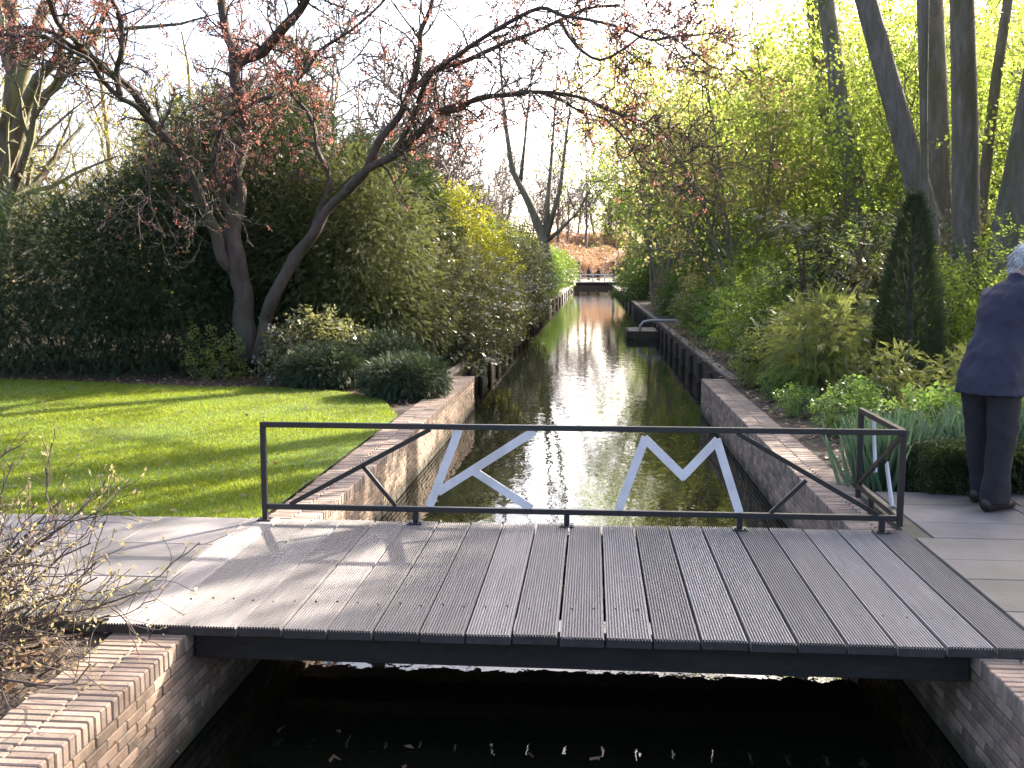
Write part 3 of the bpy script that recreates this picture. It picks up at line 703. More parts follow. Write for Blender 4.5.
# --- the pale multi-stemmed bare tree standing on the left bank further along
ct, tp = bare_tree('bare_tree', 'bare forked tree with several upright stems on the left bank, beyond the yellow bush', 'tree', (-2.9, 45, -.08), 12.0, .20, M['bark_grey'], 8, stems=1)
b0 = ct.location; mb = MB(); tips = []; r_ = random.Random(31); cr = MB()
for pix, a, b in (([(545,262,45),(544,240,45),(530,205,45),(512,170,44.6),(505,120,44),(500,60,43.5),(497,10,43)], .34, .012), ([(545,240,45),(548,200,45.3),(552,150,45.6),(556,95,46),(559,40,46)], .18, .012), ([(546,238,45),(560,190,45),(566,140,45),(572,90,45),(577,50,45)], .15, .012),
                  ([(546,242,45),(562,228,44.5),(578,212,44),(590,190,43.6),(600,165,43.4)], .11, .012), ([(520,185,44.8),(525,140,45),(530,90,45.2),(534,40,45.3)], .11, .012)):
    n = len(pix); pts = [P(x, y, Y)-b0 for x, y, Y in pix]; rr = [a+(b-a)*(i/(n-1))**.6 for i in range(n)]; mb.tube(pts, rr, 9)
    dirs = [(pts[min(j+1, n-1)]-pts[max(j-1, 0)]).normalized() for j in range(n)]
    along(r_, pts, dirs, [min(.06, x) for x in rr], 6.0, 0, [dict(kids=9, ang=(20, 45), len=(.25, .45), rk=.5, t0=.35)]+CF_BARE[1:], cr, tips)
for ch in list(ct.children): bpy.data.objects.remove(ch)
mb.build('trunk', M['bark_grey'], ct, True); cr.build('crown', M['bark_grey'], ct)

# --- distant bare woods
g1 = 'bare trees of the distant wood'
fl1 = 'thin bare tree in the distant wood beyond the far footbridge'
CF_FAR = [dict(c) for c in CF_BARE]; CF_FAR[2]['rmin'] = .055; CF_FAR[3]['rmin'] = .042
fa, _ = bare_tree('bare_tree', fl1, 'tree', (-14, 150, 0), 17, .30, M['bark_far'], 41, g1, CF_FAR)
fb2, _ = bare_tree('bare_tree', fl1, 'tree', (-6, 172, 2), 19, .32, M['bark_far'], 42, g1, CF_FAR)
r_ = random.Random(12)
for i in range(60):
    x = -62+i*1.9+r_.uniform(-1, 1); y = r_.uniform(160, 215)
    copy_tree(fa if i % 2 else fb2, (x, y, 4.2), r_.uniform(0, 6.28), r_.uniform(.6, .95), fl1, g1)
g2 = 'bare trees behind the bushes on the left bank'; fl2 = 'slender bare tree behind the bushes of the left bank'
for i in range(84):
    y = r_.uniform(50, 120); x = -y*.07-r_.uniform(3, 44)
    copy_tree(fa if i % 2 else fb2, (x, y, -.1), r_.uniform(0, 6.28), r_.uniform(.5, .85), fl2, g2)

# --- yellow twiggy bushes far left
CF_TW = [dict(n=6, kids=(6, 9), wander=.12, up=.02, t0=.15, ang=(20, 50), len=(.4, .65), rk=.55), dict(n=5, kids=(5, 8), wander=.18, up=.03, t0=.1, ang=(25, 55), len=(.4, .7), rk=.6, rmin=.011), dict(n=4, wander=.25, up=.02, rmin=.009)]
def twiggy(name, label, cat, loc, h, seed, mat, group=None, stems=10, spread=.5, rad=.05, cfg=CF_TW):
    root = empty(name, loc, label, cat, group); r_ = random.Random(seed); mb = MB(); tips = []
    for s in range(stems):
        a = r_.uniform(0, 6.28); d = Vector((math.cos(a)*spread*r_.random(), math.sin(a)*spread*r_.random(), 1))
        grow(r_, (r_.gauss(0, .15), r_.gauss(0, .15), -.05), d, h*r_.uniform(.6, 1), rad, 0, cfg, mb, tips)
    mb.build('stems', mat, root); return root, tips
g3 = 'yellow twiggy bushes'
tb, tpp = twiggy('twiggy_bush', 'tall yellowish twiggy bush at the left edge, behind the low dark evergreen', 'bush', (-17.5, 27, -.08), 8.0, 51, M['twig_yellow'], g3, 20, .75, .06)
pos, dr = tip_leaves(tpp, .9, .06); foliage('buds', pos, dr, LEAF, .10, M['yellow'], tb)
for i, (x, y, s, lab) in enumerate(((-14.0, 29, .9, 'second yellowish twiggy bush from the left edge, behind the dark evergreen'), (-11.5, 33, .95, 'yellowish twiggy bush just left of the dark evergreen peak'), (-22, 33, 1.2, 'large yellowish twiggy bush furthest back at the left edge'))):
    copy_tree(tb, (x, y, -.08), i*2.0+1, s, lab, g3)
bt1, _ = bare_tree('bare_tree', 'upright yellow-barked bare tree behind the twiggy bushes, nearer the top left trunk', 'tree', (-17.2, 36, -.08), 13, .17, M['twig_yellow'], 61)
copy_tree(bt1, (-14.6, 38, -.08), 2, .95, 'upright yellow-barked bare tree behind the twiggy bushes, nearer the dark evergreen')

# ================================================================== EVERGREENS AND BUSHES
def bush(name, label, cat, loc, lobes, n, tmpl, size, mat, stems=5, bark='twig', droop=0.0, shell=.35, gap=0.0, rough=.25, up=.4, seed=1, group=None, part='foliage', inner=0.3, rad=.03):
    root = empty(name, loc, label, cat, group); r_ = random.Random(seed)
    pos, dr = lobes_points(r_, lobes, n, shell, gap, rough)
    p2, d2 = lobes_points(r_, [(a, b, c, x*.7, y*.7, z*.72) for a, b, c, x, y, z in lobes], int(n*inner), .6, 0, rough)
    pos = np.concatenate([pos, p2]); dr = np.concatenate([dr, d2])
    dr = dr/np.linalg.norm(dr, axis=1, keepdims=True)+nrng.normal(0, .35, dr.shape); dr[:, 2] -= droop
    foliage(part, pos, dr, tmpl, size, mat, root, up=up)
    mb = MB()
    for s in range(stems):
        l = lobes[s % len(lobes)]; tgt = Vector((l[0]+r_.gauss(0, l[3]*.3), l[1]+r_.gauss(0, l[4]*.3), l[2]+l[5]*r_.uniform(.0, .6))); b = Vector((l[0]*.35+r_.gauss(0, .1), l[1]*.35+r_.gauss(0, .1), -.08))
        md = b.lerp(tgt, .5)+Vector((r_.gauss(0, .12), r_.gauss(0, .12), .1)); mb.tube([b, md, tgt], [rad, rad*.7, rad*.25], 6)
    mb.build('stem', M[bark], root); return root

bush('spreading_yew', 'low wide dark evergreen with feathery sprays at the left edge of the lawn', 'shrub', (-9.2, 17.0, -.08),
     [(0,0,.9,2.9,2.1,1.35),(-1.9,.3,1.2,2.2,1.9,1.5),(1.5,.2,1.35,1.8,1.7,1.5),(-3.6,.2,.8,1.9,1.6,1.4),(.4,-1.4,.5,2.4,.9,.7),(.5,.8,1.9,1.7,1.4,1.0)], 50000, SPRAY, .105, M['yew'], 7, rough=.42, droop=.25, seed=3)
bush('yew', 'tall dark evergreen mound behind the red-budded tree', 'shrub', (-6.3, 18.2, -.08),
     [(0,0,2.0,2.0,1.8,2.1),(-.4,.2,3.4,1.35,1.3,1.15),(.5,0,2.9,1.5,1.3,1.5),(-1.2,-.3,1.5,1.6,1.4,1.6),(1.2,-.2,1.4,1.5,1.3,1.5),(1.7,.2,2.5,1.0,1.0,1.2),(.25,0,4.1,.75,.8,.85),(-1.5,.1,3.0,.7,.8,.7)], 54000, SPRAY, .105, M['yew'], 6, rough=.42, droop=.25, seed=4)
bush('pale_yew', 'lighter olive evergreen right of the red-budded trunk', 'shrub', (-4.1, 17.0, -.08),
     [(0,0,1.4,1.15,1.1,1.5),(.35,-.1,2.1,.85,.9,1.0),(-.5,0,2.0,.9,.9,1.1),(.4,-.3,.8,1.0,.9,.9),(-.1,.1,2.8,.7,.7,.75)], 24000, SPRAY, .095, M['yew_light'], 5, droop=.3, gap=.5, rough=.4, seed=5)
bush('yew', 'dark evergreen behind the olive one, left of the yellow bush', 'shrub', (-4.6, 20.0, -.08),
     [(0,0,2.0,1.5,1.3,1.9),(.4,0,3.0,1.0,1.0,1.1),(.9,0,1.6,1.0,1.0,1.4)], 22000, SPRAY, .12, M['yew'], 4, droop=.25, seed=6)
# gappy conifer tip behind
cn = empty('conifer', (-7.35, 25, -.08), 'slim dark conifer rising behind the evergreen mound, its tip against the sky', 'tree')
mb = MB(); mb.tube([(0,0,0),(.05,0,3.5),(0,0,7.6)], [.14,.09,.02], 8); mb.build('trunk', M['bark_plum'], cn)
ps = []; ds = []; r_ = random.Random(9)
for i in range(70):
    z = 1.2+6.3*(i/70); a = r_.uniform(0, 6.28); L_ = (1.35-(z/7.8)*1.0)*r_.uniform(.6, 1.15)
    for k in range(16):
        t = (k+1)/16; d = Vector((math.cos(a), math.sin(a), .12-.3*t)); p = d*L_*t+Vector((0, 0, z)); ps.append(p+Vector((r_.gauss(0,.08),r_.gauss(0,.08),r_.gauss(0,.06)))); ds.append(d+Vector((r_.gauss(0,.5),r_.gauss(0,.5),r_.gauss(0,.2))))
foliage('crown', [tuple(p) for p in ps], [tuple(d) for d in ds], SPRAY, .30, M['yew'], cn, up=.4)

gD = 'low dwarf pines at the lawn corner'
for (x, y, Y, s, lab, sd_) in ((325,372,13.9,.5,'low dark dwarf pine nearest the red-budded trunk, at the lawn edge',1), (405,388,12.9,.46,'low dark dwarf pine nearest the brick canal wall',2), (375,345,14.9,.6,'dark dwarf pine behind the other two at the lawn corner',3)):
    p = P(x, y, Y); bush('dwarf_pine', lab, 'shrub', (p.x, Y, -.07), [(0,0,.28*s/.6,s,s*.9,s*.62),(s*.5,.1,.25,s*.65,s*.6,s*.5),(-s*.55,0,.22,s*.6,s*.6,s*.45),(.1,-.2,.5*s,s*.5,s*.5,s*.45)], 7500, SPRAY, .065, M['blue_needles'], 4, up=.5, gap=.3, droop=.1, seed=sd_, group=gD, rough=.35)
p = P(330, 350, 14.6); bush('laurel', 'small glossy green bush between the trunk and the dwarf pines', 'shrub', (p.x-.3, 14.7, -.07), [(0,0,.5,.5,.45,.5),(.4,.1,.4,.4,.4,.4),(-.4,0,.35,.35,.35,.35)], 900, TWIG, .16, M['laurel'], 4, gap=.4, seed=8)
bush('low_bush', 'sparse low green sprout at the foot of the red-budded tree', 'plant', (-5.95, 15.1, -.07), [(0,0,.3,.35,.3,.38),(.3,-.1,.2,.25,.25,.28)], 260, TWIG, .15, M['fern'], 3, gap=.4, seed=9)

# glossy bush over the left bank and its neighbours
bush('glossy_bush', 'broad glinting glossy-leaved bush overhanging the left bank', 'bush', (-2.75, 19.0, -.08),
     [(0,0,1.0,1.0,1.5,1.0),(.35,.6,.9,.95,1.4,.8),(-.1,-.8,.9,.9,1.1,.9),(.5,2.0,.8,.8,1.2,.8),(-.4,.2,1.7,.8,1.0,.7),(.55,-.6,.25,.75,1.3,.45)], 4600, TWIG, .17, M['laurel'], 7, gap=.55, rough=.35, seed=11)
bush('yellow_bush', 'bright yellow-green leafy bush behind the glossy one on the left bank', 'bush', (-3.15, 21.8, -.08),
     [(0,0,1.9,1.15,1.0,1.2),(-.7,0,1.7,.9,.9,1.1),(.5,0,1.5,.9,.9,1.0),(-.2,0,2.9,.6,.6,.6),(.9,0,1.1,.6,.7,.8)], 4200, TWIG, .19, M['yellow'], 6, gap=.45, rough=.4, seed=12)
bush('grey_bush', 'grey-green bush at the foot of the bare forked tree', 'bush', (-3.0, 33, -.08), [(0,0,1.4,1.5,1.5,1.5),(-1.2,0,1.3,1.3,1.2,1.3),(.3,2,1.2,1.0,1.8,1.2)], 4500, TWIG, .25, M['laurel'], 5, gap=.3, seed=13)
bush('green_bush', 'fresh green bush on the left bank near the far footbridge', 'bush', (-4.1, 62, -.08), [(0,0,1.3,1.5,3,1.5),(.6,3,1.2,1.2,3,1.4),(-1,0,2,1.4,2,1.5)], 3800, TWIG, .30, M['fresh'], 5, gap=.45, seed=14)
gB = 'bushes further along the left bank'
lb = bush('mid_bush', 'mid green bush along the left bank beyond the small strip of lawn', 'bush', (-5.2, 52, -.08), [(0,0,1.4,1.9,2,1.6),(1.2,1,1.2,1.3,1.6,1.2),(-1.5,0,1.3,1.5,1.6,1.5)], 4200, TWIG, .34, M['mid'], 4, gap=.25, seed=15, group=gB)
for i, (x, y, s) in enumerate(((-5.3, 76, 1.1), (-5.4, 88, 1.2), (-5.4, 100, 1.2), (-7.5, 66, 1.4), (-9, 84, 1.7), (-12, 60, 1.5), (-16, 72, 1.8), (-22, 60, 1.9), (-8.5, 44, 1.2), (-12, 42, 1.2))):
    copy_tree(lb, (x, y, -.08), i*1.3, s, 'mid green bush along the left bank beyond the small strip of lawn', gB)

# ---------------- right bank
CF_LEAFY = [dict(n=8, kids=(9, 12), wander=.08, up=.04, t0=.24, ang=(30, 60), len=(.32, .55), rk=.5),
            dict(n=6, kids=(6, 9), wander=.15, up=.01, t0=.15, ang=(30, 60), len=(.4, .65), rk=.55),
            dict(n=5, wander=.22, up=-.01, rmin=.004)]
def leafy(name, label, cat, loc, h, seed, leaf, group=None, stems=5, spread=.28, rad=.06, per=5, size=.095, bark='bark_grey', sd_=.09, cfg=CF_LEAFY):
    root = empty(name, loc, label, cat, group); r_ = random.Random(seed); mb = MB(); tips = []
    for s in range(stems):
        a = r_.uniform(0, 6.28); d = Vector((math.cos(a)*spread*r_.uniform(.3, 1), math.sin(a)*spread*r_.uniform(.3, 1), 1))
        grow(r_, (r_.gauss(0, .12), r_.gauss(0, .12), -.05), d, h*r_.uniform(.65, 1), rad, 0, cfg, mb, tips)
    mb.build('trunk', M[bark], root)
    pos, dr = tip_leaves(tips, per, sd_, .15, r_); foliage('crown', pos, dr, ROUND, size, M[leaf], root)
    return root
gL = 'young lime-green trees on the right bank'
la = leafy('young_tree', 'many-stemmed young tree with bright lime leaves, behind the layered dark shrub', 'tree', (6.6, 26, -.08), 8.4, 71, 'lime', gL)
lb1 = leafy('young_tree', 'young lime-leaved tree leaning over the canal just beyond the jetty', 'tree', (3.9, 33, -.08), 8.8, 72, 'lime', gL)
lc = leafy('young_tree', 'young tree with pale pinkish-green new leaves overhanging the right bank', 'tree', (3.7, 25.5, -.08), 8.6, 73, 'lime_pale', gL, stems=5, per=5)
spots = [(la, 7.2, 24, .82, 'young lime-leaved tree behind the leaning trunk on the right'), (lb1, 6.0, 28.5, 1.1, 'young lime-leaved tree between the jetty and the tall trunks'),
         (la, 9.6, 27, 1.05, 'young lime-leaved tree behind the two tall trunks'), (lb1, 9.0, 20.5, .8, 'small lime-leaved tree behind the clipped cone'),
         (la, 4.2, 44, 1.0, 'young lime-leaved tree on the right bank, second beyond the jetty'), (lc, 4.4, 54, 1.15, 'pale pinkish young tree on the right bank, in the middle distance'),
         (lb1, 4.6, 66, 1.05, 'young lime-leaved tree on the right bank well beyond the jetty'), (la, 5.0, 82, 1.1, 'young lime-leaved tree nearest the far footbridge'),
         (lc, 7.5, 38, 1.2, 'pale pinkish young tree set back from the right bank'), (lb1, 9.0, 50, 1.3, 'lime-leaved tree set back in the right-hand wood, middle distance'),
         (la, 12.5, 34, 1.3, 'lime-leaved tree deep in the right-hand wood'), (lb1, 14.5, 25, 1.2, 'lime-leaved tree at the right edge, behind the stooping man'), (lc, 9, 70, 1.4, 'pale young tree deep in the wood near the far footbridge'), (la, 15, 45, 1.5, 'lime-leaved tree furthest back at the right edge'), (lb1, 2.8, 40, 1.2, 'young lime-leaved tree leaning over the canal, first beyond the jetty'), (la, 2.9, 48, 1.25, 'young lime-leaved tree leaning over the canal, second beyond the jetty')]
for i, (src, x, y, s, lab) in enumerate(spots): copy_tree(src, (x, y, -.08), i*2.1+.6, s, lab, gL)

gW = 'tall leafy trees of the right-hand wood'; fW = 'tall pale green tree closing the back of the right-hand wood'
wt = leafy('wood_tree', fW, 'tree', (9, 46, -.08), 11.5, 75, 'lime_pale', gW, stems=5, spread=.3, rad=.13, per=8, size=.16, sd_=.24)
for i, (x, y, s_) in enumerate(((13.5, 42, 1.0), (18, 46, 1.1), (12, 55, 1.1), (7.5, 62, .95), (22, 40, 1.0), (16, 60, 1.2), (8.5, 80, 1.1), (24, 52, 1.2), (13, 78, 1.2), (28, 46, 1.1))):
    copy_tree(wt, (x, y, -.08), i*1.9+.4, s_, fW, gW)
# understory on the right bank
gU = 'undergrowth bushes of the right bank'
ub = bush('undergrowth_bush', 'green leafy bush low on the right bank, beyond the jetty', 'bush', (3.9, 36, -.08), [(0,0,.8,1.2,1.8,.9),(1.3,.5,1.1,1.4,1.6,1.2),(-.5,1.5,.5,.8,1.5,.6)], 4200, TWIG, .24, M['mid'], 5, gap=.5, seed=21, group=gU)
for i, (x, y, s, lab) in enumerate(((4.7, 46, 1.2, 'green bush on the right bank, second beyond the jetty'), (5.2, 58, 1.3, 'green bush on the right bank, third beyond the jetty'), (5.7, 72, 1.4, 'green bush on the right bank, fourth beyond the jetty'), (6.0, 90, 1.5, 'green bush on the right bank beside the far footbridge'), (5.8, 106, 1.4, 'green bush on the right bank close behind the far footbridge rail'),
                          (7.5, 31, 1.5, 'green bush in the wood behind the jetty'), (11, 32, 1.9, 'large green bush deep among the tall trunks'), (14, 40, 2.4, 'largest green bush at the back of the right-hand wood'), (9.5, 44, 2.0, 'green bush in the wood, middle distance'), (13.5, 22, 1.6, 'green bush behind the stooping man'), (10.2, 19, 1.2, 'green bush behind the clipped cone'))):
    copy_tree(ub, (x, y, -.08), i*1.7, s, lab, gU)
gX = 'loose leafy shrubs crowding the right bank'
for i, (x, y, s_, mt, lab) in enumerate(((2.95, 17.2, .75, 'mid', 'loose leafy shrub crowding the timber edge just past the brick wall'), (3.1, 19.4, .85, 'lime', 'bright lime shrub by the timber edge, second past the brick wall'), (4.6, 16.2, 1.15, 'laurel', 'glinting glossy shrub behind the feathery conifers'), (5.6, 15.0, 1.1, 'lime', 'bright leafy shrub between the layered evergreen and the narrow cone'),
        (3.0, 22.0, .8, 'fresh', 'fresh green shrub by the timber edge, third past the brick wall'), (4.7, 19.0, 1.3, 'lime', 'tall bright lime shrub behind the layered evergreen'), (3.05, 26.2, .9, 'mid', 'mid green shrub by the timber edge just short of the jetty'), (3.2, 29.5, .9, 'lime_pale', 'pale pinkish shrub by the timber edge nearest the jetty'), (6.6, 18.0, 1.4, 'laurel', 'glinting glossy shrub among the tall trunks'), (7.6, 20.5, 1.5, 'lime', 'bright lime shrub behind the tall trunks'), (2.62, 14.6, .5, 'fern', 'small feathery shrub at the end of the shaded brick wall'))):
    bush('leafy_shrub', lab, 'shrub', (x, y, -.08), [(0,0,.7*s_,.7*s_,.7*s_,.75*s_),(.4*s_,.2,1.2*s_,.6*s_,.6*s_,.7*s_),(-.35*s_,0,.9*s_,.5*s_,.6*s_,.6*s_),(0,-.4*s_,.4*s_,.8*s_,.5*s_,.45*s_)], int(1300*s_), TWIG, .155, M[mt], 6, gap=.6, rough=.5, seed=i+120, group=gX, rad=.018)
rb = bush('rust_bush', 'rust-brown leafy bush on the right bank above the jetty', 'bush', (3.35, 41, -.08), [(0,0,.7,.9,1.8,.9),(.3,1.5,.9,.8,1.5,.9)], 1100, TWIG, .19, M['rust'], 5, gap=.6, seed=22)
bush('ivy_bush', 'loose light green bush beside the jetty on the right bank', 'bush', (3.8, 24.5, -.08), [(0,0,.9,.9,1.3,1.0),(.7,.5,1.4,1.0,1.1,1.2),(-.2,1,.4,.7,1.2,.5)], 1500, TWIG, .17, M['lime'], 5, gap=.6, seed=23)

# layered dark shrub
ls = empty('layered_yew', (4.0, 17.2, -.08), 'dark layered evergreen shrub with reddish stems on the right bank', 'shrub')
mb = MB(); tips = []; r_ = random.Random(33); ps = []; ds = []
for s in range(7):
    a = -.6+s*.95; d = Vector((math.cos(a)*.45, math.sin(a)*.45, 1)); p = Vector((math.cos(a)*.12, math.sin(a)*.12, 0)); h = r_.uniform(1.6, 2.6)
    q = [p]; 
    for k in range(5): d = (d+Vector((r_.gauss(0,.15),r_.gauss(0,.15),0))).normalized(); q.append(q[-1]+d*h/5)
    mb.tube(q, [.05,.045,.04,.032,.025,.015], 7)
    for b in range(7):
        i = r_.randint(1, 5); a2 = r_.uniform(0, 6.28); L_ = r_.uniform(.5, 1.1)
        e = q[i]+Vector((math.cos(a2)*L_, math.sin(a2)*L_, r_.uniform(.05, .35))); mb.tube([q[i], q[i].lerp(e, .5)+Vector((0,0,.08)), e], [.016,.011,.005], 4)
        for k in range(90):
            t = r_.uniform(.25, 1.1); c = q[i].lerp(e, t); ps.append((c.x+r_.gauss(0,.22), c.y+r_.gauss(0,.22), c.z+r_.gauss(0,.07))); ds.append((math.cos(a2)+r_.gauss(0,.7), math.sin(a2)+r_.gauss(0,.7), r_.gauss(-.1,.2)))
mb.build('stem', surf('red_bark', (.12,.06,.04), (.2,.11,.075), 8, bmp=.5), ls); foliage('foliage', ps, ds, SPRAY, .15, M['yew'], ls, up=1.0)

# clipped-looking conical conifer
cp = empty('conical_conifer', (4.05, 13.2, -.08), 'narrow dense conical conifer standing before the tall trunks', 'shrub')
n = 15000; z = 2.62*(1-np.sqrt(nrng.random(n)))*1.0; z = np.where(nrng.random(n) < .5, 2.62*nrng.random(n), z)
prof = np.interp(z, [0, .3, 1.0, 1.8, 2.3, 2.62], [.38, .42, .375, .25, .14, .025]); a = nrng.random(n)*6.283
rr = prof*(1-.25*nrng.random(n)**2)*(1+.07*np.sin(a*5+z*6)+.05*np.sin(a*11-z*9))
pos = np.stack([rr*np.cos(a), rr*np.sin(a), z], 1); dr = np.stack([np.cos(a), np.sin(a), np.full(n, .75)], 1)+nrng.normal(0, .3, (n, 3))
foliage('foliage', pos, dr, PINE, .08, M['cone_needles'], cp, up=.3)
mb = MB(); mb.tube([(0,0,-.05),(0,0,1.2),(0,0,2.4)], [.06,.04,.012], 7); mb.build('trunk', M['twig'], cp)

# feathery shrubs in front of it
gF = 'feathery pale conifers of the right bank'
for (x, y, s, lab, sd_) in ((2.95, 13.3, 1.0, 'feathery light green conifer right beside the end of the brick wall', 1), (3.75, 14.9, .85, 'taller feathery light green conifer below the layered shrub', 2), (4.25, 11.5, .62, 'feathery pale conifer in front of the narrow cone', 3), (3.35, 11.6, .62, 'low feathery conifer left of the narrow cone', 4), (5.3, 12.4, .7, 'feathery pale conifer right of the narrow cone, behind the man', 5)):
    bush('feathery_conifer', lab, 'shrub', (x, y, -.07), [(0,0,.55*s,.5*s,.5*s,.6*s),(.25*s,.1,.8*s,.4*s,.4*s,.5*s),(-.25*s,0,.6*s,.4*s,.4*s,.5*s)], int(1500*s), SPRAY, .15*s, M['fern'], 4, droop=.3, gap=.55, rough=.5, up=.5, seed=sd_+40, group=gF)
bush('dwarf_pine', 'low dark spreading conifer at the end of the shaded brick wall', 'shrub', (2.75, 15.2, -.07), [(0,0,.35,.5,.6,.4),(.4,.3,.45,.5,.5,.45),(.1,-.5,.2,.4,.4,.28)], 4000, SPRAY, .08, M['blue_needles'], 4, gap=.2, seed=47)
gP = 'fresh green perennials behind the box hedge'
for (x, y, s, lab, sd_) in ((2.62, 10.3, .8, 'fresh green leafy plant nearest the brick wall top', 1), (3.25, 9.3, 1.0, 'fresh green leafy plant behind the railing corner', 2), (3.75, 8.9, .95, 'fresh green leafy plant left of the man', 3), (4.05, 9.6, 1.0, 'fresh green leafy plant in front of the narrow cone', 4), (2.36, 11.6, .55, 'small fresh green plant on the mulch strip beside the wall top', 6), (2.45, 12.9, .65, 'fresh green plant near the far end of the shaded brick wall', 7), (2.95, 8.75, .6, 'small fresh green plant beside the daffodil leaves', 5)):
    bush('leafy_plant', lab, 'plant', (x, y, -.07), [(0,0,.28*s,.33*s,.3*s,.28*s),(.2*s,.1,.36*s,.2*s,.2*s,.2*s),(-.2*s,0,.3*s,.2*s,.2*s,.22*s)], int(520*s), TWIG, .13*s, M['fresh'], 6, gap=.35, rough=.4, seed=sd_+60, group=gP, rad=.008, bark='twig')

# daffodil leaves in clumps
BL = (np.array([(0,.5,0),(0,-.5,0),(.5,-.5,.03),(1,-.12,.16),(1,.12,.16),(.5,.5,.03)])*np.array((1,.055,1)), np.array([(0,1,2,5),(5,2,3,4)]))
gDf = 'clumps of daffodil leaves behind the box hedge'
for i, (x, y, lab) in enumerate(((2.22, 7.85, 'clump of upright daffodil leaves next to the brick wall and railing post'), (2.45, 8.15, 'clump of daffodil leaves second from the brick wall'), (3.05, 8.2, 'clump of blue-green daffodil leaves right of the railing corner'), (3.3, 8.3, 'clump of blue-green daffodil leaves midway along the hedge'), (3.52, 8.15, 'clump of blue-green daffodil leaves nearest the man'), (3.2, 8.55, 'rear clump of blue-green daffodil leaves midway along the hedge'), (3.62, 8.5, 'rear clump of daffodil leaves behind the man'), (3.9, 8.3, 'clump of daffodil leaves hidden by the man legs'))):
    root = empty('daffodil_clump', (x, y, -.07), lab, 'plant', gDf); n = 230
    ps = np.stack([nrng.normal(0, .09, n), nrng.normal(0, .09, n), np.zeros(n)], 1); dr = np.stack([ps[:, 0]*1.6+nrng.normal(0, .13, n), ps[:, 1]*1.6+nrng.normal(0, .13, n), np.ones(n)], 1)
    foliage('leaves', ps, dr, BL, .47, M['daffodil'], root, .25)
    mb = MB(); mb.tube([(0,0,-.05),(0,0,.03)], [.03,.02], 6); mb.build('bulb', M['brownleaf'], root)

# box hedge along the paving
gH = 'low box hedge blocks'
def hedge(x0, x1, y0, y1, h, lab):
    root = empty('box_hedge', ((x0+x1)/2, (y0+y1)/2, -.07), lab, 'hedge', gH); a, b = (x1-x0)/2, (y1-y0)/2; n = 7500
    d = nrng.uniform(-1, 1, (n, 3)); ax = nrng.integers(0, 3, n); sg = np.where(nrng.random(n) < .5, -1, 1); sg = np.where(ax == 2, 1, sg)
    d[np.arange(n), ax] = sg; l4 = (np.abs(d)**5).sum(1)**.2; d /= l4[:, None]
    pos = d*np.array((a, b, h/2))*(1-.18*nrng.random(n)**1.5)[:, None]*(1+.05*np.sin(d[:, 0:1]*7+d[:, 1:2]*5)); pos[:, 2] += h/2
    foliage('foliage', pos, d+nrng.normal(0, .5, d.shape), TWIG, .045, M['box'], root)
    mb = MB()
    for k in range(5): mb.tube([(-a*.8+k*a*.4, 0, -.05), (-a*.8+k*a*.4, 0, h*.6)], [.015, .006], 5)
    mb.build('stem', M['twig'], root)
hedge(2.42, 2.98, 7.28, 7.85, .36, 'low clipped box hedge block behind the railing corner')
hedge(2.95, 3.75, 7.30, 7.9, .35, 'low clipped box hedge block behind the man legs')
hedge(3.73, 5.2, 7.30, 7.9, .36, 'low clipped box hedge running off past the man')

# tall trunks on the right
def big_tree(label, pix, r0, r1, Y, seed, leaf='lime', h_extra=6, size=.10, per=1, mat='bark_grey'):
    base = P(pix[0][0], pix[0][1], Y); root = empty('tall_tree', (base.x, Y, -.08), label, 'tree'); b = root.location; r_ = random.Random(seed)
    pts = [Vector((0, 0, -.1))]+[P(x, y, Y)-b for x, y in pix[1:]]
    d = (pts[-1]-pts[-2]).normalized()
    for k in range(5): 
        d = (d+Vector((r_.gauss(0,.06), r_.gauss(0,.06), .08))).normalized(); pts.append(pts[-1]+d*h_extra/5)
    n = len(pts); rr = [r0+(r1-r0)*i/(n-1) for i in range(n)]; rr[0] *= 1.25
    tr = MB(); tr.tube(pts, rr, 14); tr.build('trunk', M[mat], root, True)
    cr = MB(); tips = []; dirs = [(pts[min(j+1, n-1)]-pts[max(j-1, 0)]).normalized() for j in range(n)]; Lt = sum((pts[j+1]-pts[j]).length for j in range(n-1))
    along(r_, pts, dirs, [min(x, .14) for x in rr], Lt, 0, [dict(kids=8, ang=(35, 75), len=(.20, .33), rk=.45, t0=.42)]+CF_LEAFY[1:], cr, tips)
    cr.build('limbs', M[mat], root); pos, dr = tip_leaves(tips, per, .14, .1, r_)
    foliage('leaves', pos, dr, ROUND, size, M[leaf], root); return root
big_tree('straight pale trunk right of the narrow cone, nearest of the tall trunks', [(966,340),(966,240),(965,120),(962,0)], .24, .10, 17, 81, per=4)
big_tree('thick trunk behind the straight one, rising over the narrow cone', [(936,330),(936,200),(934,100),(930,0)], .30, .14, 20, 82)
big_tree('slanting trunk leaning left above the narrow cone', [(935,330),(925,210),(905,140),(888,80),(866,0)], .20, .11, 16.0, 83, per=1)
big_tree('slim upright trunk touching the slanting one', [(926,330),(925,200),(924,110),(926,0)], .055, .03, 15.4, 84, h_extra=3, per=4)
big_tree('grey trunk leaning left behind the lime leaves', [(868,330),(852,170),(838,90),(826,0)], .24, .12, 25, 85)
big_tree('second grey trunk deeper among the lime leaves', [(850,330),(838,160),(824,100),(812,0)], .22, .12, 28, 86)
big_tree('trunk leaning right at the right edge, above the man', [(1000,330),(1006,240),(1020,170),(1040,60)], .27, .12, 16.5, 87, per=1)
big_tree('slender trunk slanting right near the top right corner', [(975,330),(982,200),(996,80),(1008,0)], .11, .06, 20, 88, per=3)
